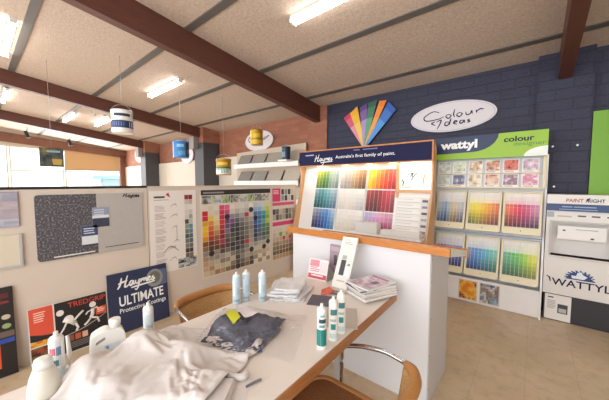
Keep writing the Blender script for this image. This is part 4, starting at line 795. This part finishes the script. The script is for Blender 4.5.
cart('sealant_cartridge', 'white cartridge with pale blue text standing behind the white garments', -1.37, .50, .165, plastic_w, None, [(.05, .8, -50, 60, '#cfdde2'), (.2, .3, -20, 40, '#8fb0bd'), (.4, .5, -20, 40, '#a9c2cc')], 'white cartridges by the garments', r=.022)
cart('sealant_cartridge', 'white cartridge with coloured logos and a slim nozzle beside it, left table end', -1.365, .175, .165, plastic_w, None, [(.35, .95, -80, 30, '#d9dde0'), (.62, .78, -60, -10, '#c05a6a'), (.6, .8, -5, 30, '#6a86a8'), (.36, .5, -40, 10, '#2f6f7a'), (.05, .3, -80, 60, '#cfe0e2')], 'white cartridges by the garments', True, r=.023)
# bottles
t = thing('wash_bottle', 'translucent white bottle with a tapered shoulder at the left table corner', 'bottle', (-1.255, .125, TZ))
MB().lathe([(.042, 0), (.047, .01), (.045, .05), (.038, .09), (.029, .115), (.026, .12)], (-1.255, .125, TZ), 24).build('body', mat('translucent_white', '#dcd9cc', .4), t)
MB().lathe([(.027, .1205), (.026, .14), (.023, .15), (.014, .153)], (-1.255, .125, TZ), 20).build('cap', plastic_w, t)
j = thing('jerry_jug', 'white plastic jug with handle hole behind the white garments', 'jug', (-1.34, .34, TZ))
fr = F((-1.365, .275, TZ), (.15, 1, 0), (0, 0, 1))
out = [(0, .02), (.02, 0), (.12, 0), (.14, .02), (.14, .115), (.118, .150), (.085, .152), (.06, .158), (.022, .145), (.004, .12)]
hole = [(.02, .108), (.058, .126), (.058, .112), (.026, .096)]; KJ = .86; out = [(q[0] * KJ, q[1] * KJ) for q in out]; hole = [(q[0] * KJ, q[1] * KJ) for q in hole]
mb = MB(fr)
bm = bmesh.new(); ov = [bm.verts.new((p[0], p[1], .025)) for p in smooth_path([(q[0], q[1], 0) for q in out], 3, True)]; hv = [bm.verts.new((p[0], p[1], .025)) for p in hole]
es = [bm.edges.new((ov[i], ov[(i + 1) % len(ov)])) for i in range(len(ov))] + [bm.edges.new((hv[i], hv[(i + 1) % 4])) for i in range(4)]
bmesh.ops.triangle_fill(bm, use_beauty=True, edges=es); r_ = bmesh.ops.extrude_face_region(bm, geom=bm.faces[:])
for v in r_['geom']:
    if isinstance(v, bmesh.types.BMVert): v.co.z = -.03
bmesh.ops.recalc_face_normals(bm, faces=bm.faces[:]); mb.bm(bm); mb.build('body', plastic_w, j, bevel=.006)
MB(F(fr @ Vector((.088, .129, -.003)), (1, 0, 0), (0, 1, 0))).lathe([(.018, 0), (.018, .01), (.021, .011), (.021, .034), (.018, .037)], (0, 0, 0), 20).build('cap', plastic_w, j)
mb = MB(fr); mb.quad(.045, .03, .10, .075, .0265, 0, '#d5e0e4'); mb.quad(.05, .045, .06, .07, .027, 0, '#6a9ac0'); mb.build('label_print', PR, j)

# magazines, flyers, samples
mp = [('#cfc6cc', '#8a6a7a'), ('#c9ccd2', '#6a7a8a'), ('#4a4c52', '#3a3f46'), ('#e3dedb', '#a09a96'), ('#8a8a90', '#c0bcb8'), ('#d8d4d0', '#8a9096'), ('#46464c', '#77777c')]
z = TZ
for k in range(7):
    cx_, cy_ = -.808 + random.uniform(-.012, .012), 1.665 + random.uniform(-.012, .012); a = R(-28 + random.uniform(-6, 6) + (8 if k == 6 else 0)); th = .011 + .004 * (k % 2)
    fr = F((cx_, cy_, z), (math.cos(a), math.sin(a), 0), (-math.sin(a), math.cos(a), 0)); w2, h2 = .092, .13
    mb = MB(fr); mb.box(-w2, -h2, .0003, w2, h2, th - .0004, 0, '#e2ddd8'); mb.box(-w2 - .001, -h2 - .001, th - .0004, w2 + .001, h2 + .001, th, 0, mp[(k + 2) % 7][0]); mb.box(-w2 - .001, -h2 - .001, 0, w2 + .001, h2 + .001, .0004, 0, mp[(k + 2) % 7][1])
    mb.box(-w2 - .0015, -h2, 0, -w2, h2, th, 0, mp[(k + 2) % 7][1])
    if k == 6:
        photo(mb, -w2 + .01, -h2 + .01, w2 - .01, h2 - .06, ['#e6e0e0', '#c9a5b4', '#a890a0', '#d6d9de', '#8a7f8c'], 9, 10, th + .0004)
        mb.quad(-w2 + .012, h2 - .05, w2 - .03, h2 - .02, th + .0005, 0, '#b84a74'); mb.quad(.01, -.03, .05, .03, th + .0006, 0, '#4a4450')
    o = mb.build('magazine', PRG); z += th + .0004
    tag(o, 'pink covered magazine on top of the pile by the counter' if k == 6 else 'magazine in the pile by the counter, %s from the bottom' % ordn[k], 'magazine', 'magazines piled by the counter')
o = MB(F((-.79, 1.265, TZ), (.85, .5, 0), (-.5, .85, 0))).bbox(-.085, -.115, 0, .085, .115, .006, .002).build('sample_tile', mat('tile_beige', '#bdb2a6', .4)); tag(o, 'thin beige sample board lying behind the teal cartridges', 'sample board')
o = MB(F((-1.0, 1.37, TZ), (.9, .42, 0), (-.42, .9, 0))).bbox(-.08, -.075, 0, .08, .075, .006, .002).build('sample_tile', mat('tile_slate', '#5c5c66', .5)); tag(o, 'slate grey sample tile lying flat in front of the flyer stand', 'sample tile')
mb = MB(F((-.99, 1.525, TZ), (.95, .3, 0), (-.3, .95, 0))); mb.box(-.055, -.05, 0, .055, .05, .004, 0, '#b5b0aa'); mb.quad(-.03, -.03, .04, .0, .0045, 0, '#5a5558'); mb.quad(-.04, .01, .0, .04, .0045, 0, '#8a8078'); tag(mb.build('leaflet', PR), 'small grey leaflet lying beside the slate tile', 'leaflet')
t = thing('flyer_stand', 'red and white flyer propped on a grey easel by the counter', 'flyer', (-1.24, 1.64, TZ))
fr = F((-1.33, 1.63, TZ + .002), (.99, .12, 0), (-.03, .26, .9)); mb = MB(fr); mb.box(0, 0, -.003, .165, .155, 0, 0, '#e6dcdd'); mb.quad(.004, .01, .160, .045, .0006, 0, '#c24a55'); lines(mb, .03, .015, .14, .04, 1, .001, '#f0d8da'); mb.quad(.008, .1, .09, .148, .0006, 0, '#d3838f'); lines(mb, .015, .055, .1, .095, 3, .001, '#c9606e'); mb.quad(.1, .06, .155, .14, .0006, 0, '#e3ccd0'); mb.build('flyer', PR, t)
MB().add([(-1.32, 1.66, TZ), (-1.17, 1.68, TZ), (-1.17, 1.80, TZ), (-1.32, 1.80, TZ), (-1.3, 1.70, TZ + .12), (-1.19, 1.715, TZ + .12)], [(3, 2, 1, 0), (0, 1, 5, 4), (2, 3, 4, 5), (1, 2, 5), (3, 0, 4)]).build('easel', mat('easel_grey', '#9a948e', .5), t)
mb = MB(F((-1.245, 1.803, TZ), (1, 0, 0), (0, .05, 1))); mb.box(0, 0, -.02, .10, .245, 0, 0, '#a38a96'); mb.quad(.04, .09, .07, .17, .001, 0, '#55505a'); mb.quad(.01, .2, .09, .235, .001, 0, '#b8a2ac'); tag(mb.build('brochure_pack', PR), 'upright mauve brochure pack leaning on the counter front', 'brochure')
sb = thing('sample_holder', 'white upright sample holder with dark inset leaning against the counter', 'sample holder', (-1.02, 1.68, TZ))
fr = F((-1.088, 1.600, TZ + .006), (.998, .06, 0), (.09, .178, .325)); 
MB(fr).bbox(0, 0, -.012, .125, .375, 0, .004).build('board', mat('holder_white', '#e3ded6', .4), sb)
MB(fr).box(.035, .09, .0005, .072, .2, .003).build('dark_inset', mat('inset_dark', '#3c3d42', .35), sb)
mb = MB(fr); mb.quad(.035, .205, .072, .235, .001, 0, '#a8a8a4'); lines(mb, .03, .035, .11, .055, 1, .001, '#b5aea6'); mb.build('holder_print', PR, sb)
mb = MB(fr); mb.box(.08, .09, .0005, .112, .155, .004, 0, '#f2f1ee'); mb.quad(.088, .162, .108, .178, .001, 0, '#8f8a84'); mb.build('small_label', PR, sb)
mb = MB(fr); mb.box(.005, .295, .001, .12, .372, .004, 0, '#ece6dc'); lines(mb, .03, .31, .1, .335, 2, .0045, '#b0a79c'); mb.quad(.03, .345, .07, .355, .0045, 0, '#c9bfb2'); mb.build('header_card', PR, sb)

# ------------------------------------------------------------------ cloth and bags
cloth_m = mat('white_cotton', '#d9d3d0', .85, bump=.06, bscale=90); cloth_d = mat('dark_navy_cloth', '#565868', .85, var=.2, vscale=60, bump=.3, bscale=200)
def inside(p, poly):
    c = False; n = len(poly); d = 1e9
    for i in range(n):
        a = poly[i]; b = poly[(i + 1) % n]
        if (a[1] > p[1]) != (b[1] > p[1]) and p[0] < (b[0] - a[0]) * (p[1] - a[1]) / (b[1] - a[1]) + a[0]: c = not c
        ex, ey = b[0] - a[0], b[1] - a[1]; t = max(0, min(1, ((p[0] - a[0]) * ex + (p[1] - a[1]) * ey) / (ex * ex + ey * ey))); d = min(d, math.hypot(p[0] - a[0] - t * ex, p[1] - a[1] - t * ey))
    return d if c else -d
def heap(poly, H, edge, z0, folds, seed, step=.012, base=None):
    """a crumpled cloth surface over a polygon: returns an MB (closed, resting on z0 or on the surface below)"""
    xs = [p[0] for p in poly]; ys = [p[1] for p in poly]; nx = int((max(xs) - min(xs)) / step) + 3; ny = int((max(ys) - min(ys)) / step) + 3
    top = {}; mb = MB(); vs = []; ids = {}; o = Vector((seed * 3.1, seed * 1.7, seed))
    def hz(x, y, d):
        b = base(x, y) if base else z0
        t = min(1, d / edge); pr = math.sqrt(max(0, 1 - (1 - t) ** 2)); f = 0
        for (fx, fy, amp, sc) in folds:
            w = noise.noise(Vector((x * 5, y * 5, 0)) + o) * 2.2
            s = math.sin((x * fx + y * fy) * sc + w * 2.4); f += amp * (1 - abs(s)) ** 1.6
        f += (.012 if H > .02 else .004) * noise.noise(Vector((x * 18, y * 18, 0)) + o) + (.006 if H > .02 else .002) * noise.noise(Vector((x * 45, y * 45, 2)) + o)
        return b + .003 + pr * H + f * min(1, d / (edge * .5)), b + .001
    for i in range(nx):
        for k in range(ny):
            x = min(xs) - step + i * step; y = min(ys) - step + k * step
            wx = .012 * noise.noise(Vector((x * 12, y * 12, 5)) + o); wy = .012 * noise.noise(Vector((x * 12, y * 12, 9)) + o)
            d = inside((x + wx, y + wy), poly)
            if d > 0:
                a, b = hz(x, y, d); ids[(i, k)] = len(vs); vs.append((x, y, a))
    nt = len(vs); bot = {}; fs = []
    cells = [(i, k) for (i, k) in ids if (i + 1, k) in ids and (i, k + 1) in ids and (i + 1, k + 1) in ids]; cs = set(cells)
    def B(q):
        if q not in bot:
            x, y, _ = vs[ids[q]]; bot[q] = len(vs); vs.append((x, y, (base(x, y) if base else z0) + .0008))
        return bot[q]
    for (i, k) in cells:
        q = [(i, k), (i + 1, k), (i + 1, k + 1), (i, k + 1)]; fs.append(tuple(ids[p] for p in q)); fs.append(tuple(B(p) for p in q[::-1]))
        for (di, dk, a, b) in ((0, -1, 0, 1), (1, 0, 1, 2), (0, 1, 2, 3), (-1, 0, 3, 0)):
            if (i + di, k + dk) not in cs: fs.append((ids[q[b]], ids[q[a]], B(q[a]), B(q[b])))
    mb.add(vs, fs, 0, None, True); return mb
def drape(w, d, nx, ny, loc, rot, bodies, frames=45, wave=.03, wl=9.0, seed=1, stiff=2.0, mass=.25, shape=None, extra=0.0):
    """lets a rectangular sheet fall over the given solids with the cloth modifier and returns the settled vertices and faces"""
    tmp = []
    for vs, fs in bodies:
        me = bpy.data.meshes.new('tmp'); me.from_pydata(vs, [], fs); o = bpy.data.objects.new('tmp', me); COL.objects.link(o); o.modifiers.new('c', 'COLLISION'); o.collision.thickness_outer = .004; o.collision.cloth_friction = 18; tmp.append(o)
    ca, sa = math.cos(rot), math.sin(rot); vs = []; keep = {}; fs = []
    for j in range(ny + 1):
        for i in range(nx + 1):
            u = (i / nx - .5) * w; v = (j / ny - .5) * d
            if shape and not shape(u / w, v / d): continue
            z = wave * (math.sin(u * wl * 6.28 + seed) * .5 + math.sin((u * .6 + v) * wl * 4.1 + seed * 2)) + .03 * noise.noise(Vector((u * 9, v * 9, seed)))
            keep[(i, j)] = len(vs); vs.append((loc[0] + ca * u - sa * v, loc[1] + sa * u + ca * v, loc[2] + z))
    for j in range(ny):
        for i in range(nx):
            q = [(i, j), (i + 1, j), (i + 1, j + 1), (i, j + 1)]
            if all(p in keep for p in q): fs.append([keep[p] for p in q])
    me = bpy.data.meshes.new('tmp'); me.from_pydata(vs, [], fs); o = bpy.data.objects.new('tmp', me); COL.objects.link(o); tmp.append(o)
    md = o.modifiers.new('cloth', 'CLOTH'); st = md.settings; st.quality = 6; st.mass = mass; st.tension_stiffness = 12; st.compression_stiffness = 12; st.shear_stiffness = 4; st.bending_stiffness = stiff * .1; st.air_damping = 2; st.shrink_min = -extra
    md.collision_settings.collision_quality = 3; md.collision_settings.distance_min = .004; md.collision_settings.use_self_collision = True; md.collision_settings.self_distance_min = .004
    md.point_cache.frame_start = 1; md.point_cache.frame_end = frames + 1
    for f in range(1, frames + 1): S.frame_set(f)
    dg_ = bpy.context.evaluated_depsgraph_get(); em = bpy.data.meshes.new_from_object(o.evaluated_get(dg_)); out = [v.co.copy() for v in em.vertices]; bpy.data.meshes.remove(em)
    for t_ in tmp: bpy.data.objects.remove(t_)
    S.frame_set(1)
    return out, fs
def solid_box(x0, y0, z0, x1, y1, z1):
    return ([(x, y, z) for z in (z0, z1) for y in (y0, y1) for x in (x0, x1)], [(0, 2, 3, 1), (4, 5, 7, 6), (0, 1, 5, 4), (2, 6, 7, 3), (0, 4, 6, 2), (1, 3, 7, 5)])
def solid_ball(x, y, z, rx, ry, rz):
    bm = bmesh.new(); bmesh.ops.create_icosphere(bm, subdivisions=3, radius=1); bm.verts.index_update()
    r = ([(x + v.co.x * rx, y + v.co.y * ry, z + v.co.z * rz) for v in bm.verts], [[v.index for v in f.verts] for f in bm.faces]); bm.free(); return r
TABLE = solid_box(-1.41, -.9, .60, -.70, 1.81, TZ - .003)
def cloth_object(name, vf, m, parent=None, thick=.003, sub=1):
    mb = MB(); mb.add(vf[0], vf[1], 0, None, True); o = mb.build(name, m, parent)
    if thick: md = o.modifiers.new('thickness', 'SOLIDIFY'); md.thickness = thick; md.offset = 1
    md = o.modifiers.new('smooth', 'SUBSURF'); md.levels = sub; md.render_levels = sub
    return o
def coat(u, v): return not (v < -.12 and u < -.28)
FS = [(-.885 + math.cos(R(38)) * p - math.sin(R(38)) * q, .46 + math.sin(R(38)) * p + math.cos(R(38)) * q) for p, q in ((-.14, -.062), (.14, -.062), (.14, .062), (-.14, .062))]
SLAB = ([(p[0], p[1], z_) for z_ in (.74, TZ + .033) for p in FS], [(3, 2, 1, 0), (4, 5, 6, 7), (0, 1, 5, 4), (1, 2, 6, 5), (2, 3, 7, 6), (3, 0, 4, 7)])
gv = drape(.53, .58, 66, 70, (-1.12, .355, .97), .35, [TABLE, SLAB, solid_box(-1.22, .22, .75, -1.02, .46, .815), solid_ball(-1.25, .43, .78, .06, .08, .085), solid_ball(-1.23, .24, .78, .05, .05, .08), solid_ball(-1.07, .53, .775, .07, .06, .06), solid_ball(-1.06, .27, .80, .05, .05, .04)], 60, .06, 4, 3, .12, shape=coat, extra=.34)
o = cloth_object('garment', gv, cloth_m); tag(o, 'large crumpled white garment heaped at the near left of the table', 'garment', 'white garments on the table')
fg = thing('folded_garment', 'flat folded white garment with its edge showing under the crumpled heap', 'garment', (-.905, .45, TZ), 'white garments on the table')
for k, (dx, an) in enumerate(((0, 0), (.006, 2), (-.004, -1))):
    MB(F((-.885 + dx, .46, TZ + .0005 + .0095 * k), (math.cos(R(38 + an)), math.sin(R(38 + an)), 0), (-math.sin(R(38 + an)), math.cos(R(38 + an)), 0))).bbox(-.13, -.055, 0, .13, .055, .009, .0042).build('fold_layer', cloth_m, fg)
# folded white bags: a pile
z = TZ
for k in range(5):
    cx_, cy_ = -1.235 + random.uniform(-.025, .025), 1.325 + random.uniform(-.025, .025); a = R(25 + random.uniform(-14, 14)); w2, h2 = .12 - .006 * k, .145 - .006 * k
    ca, sa = math.cos(a), math.sin(a); pl = [(cx_ + ca * px - sa * py, cy_ + sa * px + ca * py) for px, py in rrect(-w2, -h2, w2, h2, .03, 3)]
    zz = z; hgt = .006
    mb = heap(pl, .007, .02, zz, [(.7, .5, .003, 45)], 10 + k, .011); z = max(v.z for v in mb.v) + .0002
    o = mb.build('folded_bag', mat('white_film', '#e6e6e8', .35)); tag(o, 'folded white plastic bag, %s' % ('topmost of the pile by the pale blue cartridges' if k == 4 else '%s from the bottom of the pile by the blue cartridges' % ordn[k]), 'bag', 'folded white bags')
o = heap([(-1.10, 1.50), (-1.09, 1.58), (-1.02, 1.56), (-1.0, 1.47), (-1.06, 1.44)], .012, .02, TZ, [(1, .5, .006, 60)], 20, .008).build('rag', mat('coral_cloth', '#d9705f', .7)); tag(o, 'small coral red cloth beside the white bags', 'cloth')
# bagged dark garment
dv = drape(.33, .36, 46, 50, (-1.075, .83, .90), .5, [TABLE, solid_box(-1.19, .74, .75, -.97, .94, .79), solid_ball(-1.14, .80, .79, .08, .07, .03), solid_ball(-1.02, .89, .785, .07, .07, .025)], 40, .02, 8, 5, 1.0, extra=.1)
o = cloth_object('folded_garment', dv, cloth_d, None, .002); tag(o, 'dark navy folded garment inside the clear bag on the table', 'garment')
film = bpy.data.materials.new('clear_film'); film.use_nodes = True; nt = film.node_tree; nt.nodes.remove(nt.nodes['Principled BSDF'])
tr = nt.nodes.new('ShaderNodeBsdfTransparent'); tr.inputs[0].default_value = (.985, .985, .99, 1); gl = nt.nodes.new('ShaderNodeBsdfGlossy'); gl.inputs['Roughness'].default_value = .12; fz = nt.nodes.new('ShaderNodeLayerWeight'); fz.inputs[0].default_value = .06; mx = nt.nodes.new('ShaderNodeMixShader')
nb = nt.nodes.new('ShaderNodeTexNoise'); nb.inputs['Scale'].default_value = 28; nb.inputs['Detail'].default_value = 4; bp = nt.nodes.new('ShaderNodeBump'); bp.inputs['Strength'].default_value = .8; bp.inputs['Distance'].default_value = .02; tc = nt.nodes.new('ShaderNodeTexCoord')
nt.links.new(tc.outputs['Object'], nb.inputs['Vector']); nt.links.new(nb.outputs['Fac'], bp.inputs['Height']); nt.links.new(bp.outputs[0], gl.inputs['Normal']); 
mr = nt.nodes.new('ShaderNodeMapRange'); mr.inputs[3].default_value = .07; mr.inputs[4].default_value = .3; nt.links.new(fz.outputs['Facing'], mr.inputs[0]); nt.links.new(mr.outputs[0], mx.inputs[0]); nt.links.new(bp.outputs[0], fz.inputs['Normal']); nt.links.new(tr.outputs[0], mx.inputs[1]); nt.links.new(gl.outputs[0], mx.inputs[2]); nt.links.new(mx.outputs[0], nt.nodes['Material Output'].inputs[0])
pb = thing('plastic_bag', 'clear plastic bag with white and yellow label around the dark garment', 'bag', (-1.1, .87, TZ))
fv = drape(.56, .46, 62, 50, (-1.03, .85, .93), .55, [TABLE, ([tuple(v + Vector((0, 0, .012))) for v in dv[0]], dv[1])], 40, .006, 8, 8, .4)
cloth_object('film', fv, film, pb, 0)
lut = {}
for v in fv[0]:
    q = (round(v.x / .0105), round(v.y / .0105)); lut[q] = max(lut.get(q, 0), v.z)
def top_at(x, y, r=2):
    b = 0; q = (round(x / .0105), round(y / .0105))
    for i in range(-r, r + 1):
        for k in range(-r, r + 1): b = max(b, lut.get((q[0] + i, q[1] + k), 0) - .004 * (abs(i) + abs(k)))
    return b
def sticker(pts, col, dz, name):
    mb = MB(); n = 8; vs = []
    for i in range(n + 1):
        for k in range(n + 1):
            a = Vector(pts[0]).lerp(Vector(pts[1]), i / n); b = Vector(pts[3]).lerp(Vector(pts[2]), i / n); p = a.lerp(b, k / n); vs.append((p.x, p.y, top_at(p.x, p.y, 5) + dz))
    for it in range(3):
        vv = list(vs)
        for i in range(1, n):
            for k in range(1, n):
                q = i * (n + 1) + k; vs[q] = (vv[q][0], vv[q][1], (vv[q - 1][2] + vv[q + 1][2] + vv[q - n - 1][2] + vv[q + n + 1][2]) / 4)
    mb.add(vs, [(i * (n + 1) + k, (i + 1) * (n + 1) + k, (i + 1) * (n + 1) + k + 1, i * (n + 1) + k + 1) for i in range(n) for k in range(n)], 0, col, True); mb.build(name, PR, pb)
sticker([(-1.215, .845), (-1.06, .815), (-1.045, .895), (-1.195, .925)], '#e9e3e8', .004, 'white_label')
sticker([(-1.145, .765), (-1.062, .752), (-1.075, .806), (-1.165, .82)], '#c9c832', .004, 'yellow_label')
sticker([(-1.20, .745), (-1.15, .758), (-1.17, .815), (-1.215, .80)], '#c4c6c4', .004, 'grey_label')
sticker([(-1.245, .81), (-1.222, .81), (-1.215, .90), (-1.235, .905)], '#c04a50', .004, 'red_seal')
o = MB().tube(smooth_path([(-.775, .60, TZ + .0055), (-.77, .63, TZ + .0055), (-.762, .66, TZ + .0055)], 5), .0045, 8).build('pen', mat('pen_grey', '#6f7078', .4)); tag(o, 'small grey pen lying on the white tabletop', 'pen')
o = MB().tube(smooth_path([(-.885, .585, TZ + .0145), (-.845, .595, TZ + .0145), (-.815, .615, TZ + .0145), (-.82, .64, TZ + .0145)], 5), .013, 8).build('rolled_cloth', cloth_m); tag(o, 'small rolled white cloth end beside the folded garment', 'cloth')
mb = MB(F((-.83, .52, TZ), (.8, .6, 0), (-.6, .8, 0))); mb.box(-.12, -.08, 0, .10, .08, .0012, 0, '#e3dedb'); tag(mb.build('paper_sheet', PR), 'sheet of white paper lying on the near tabletop', 'paper')
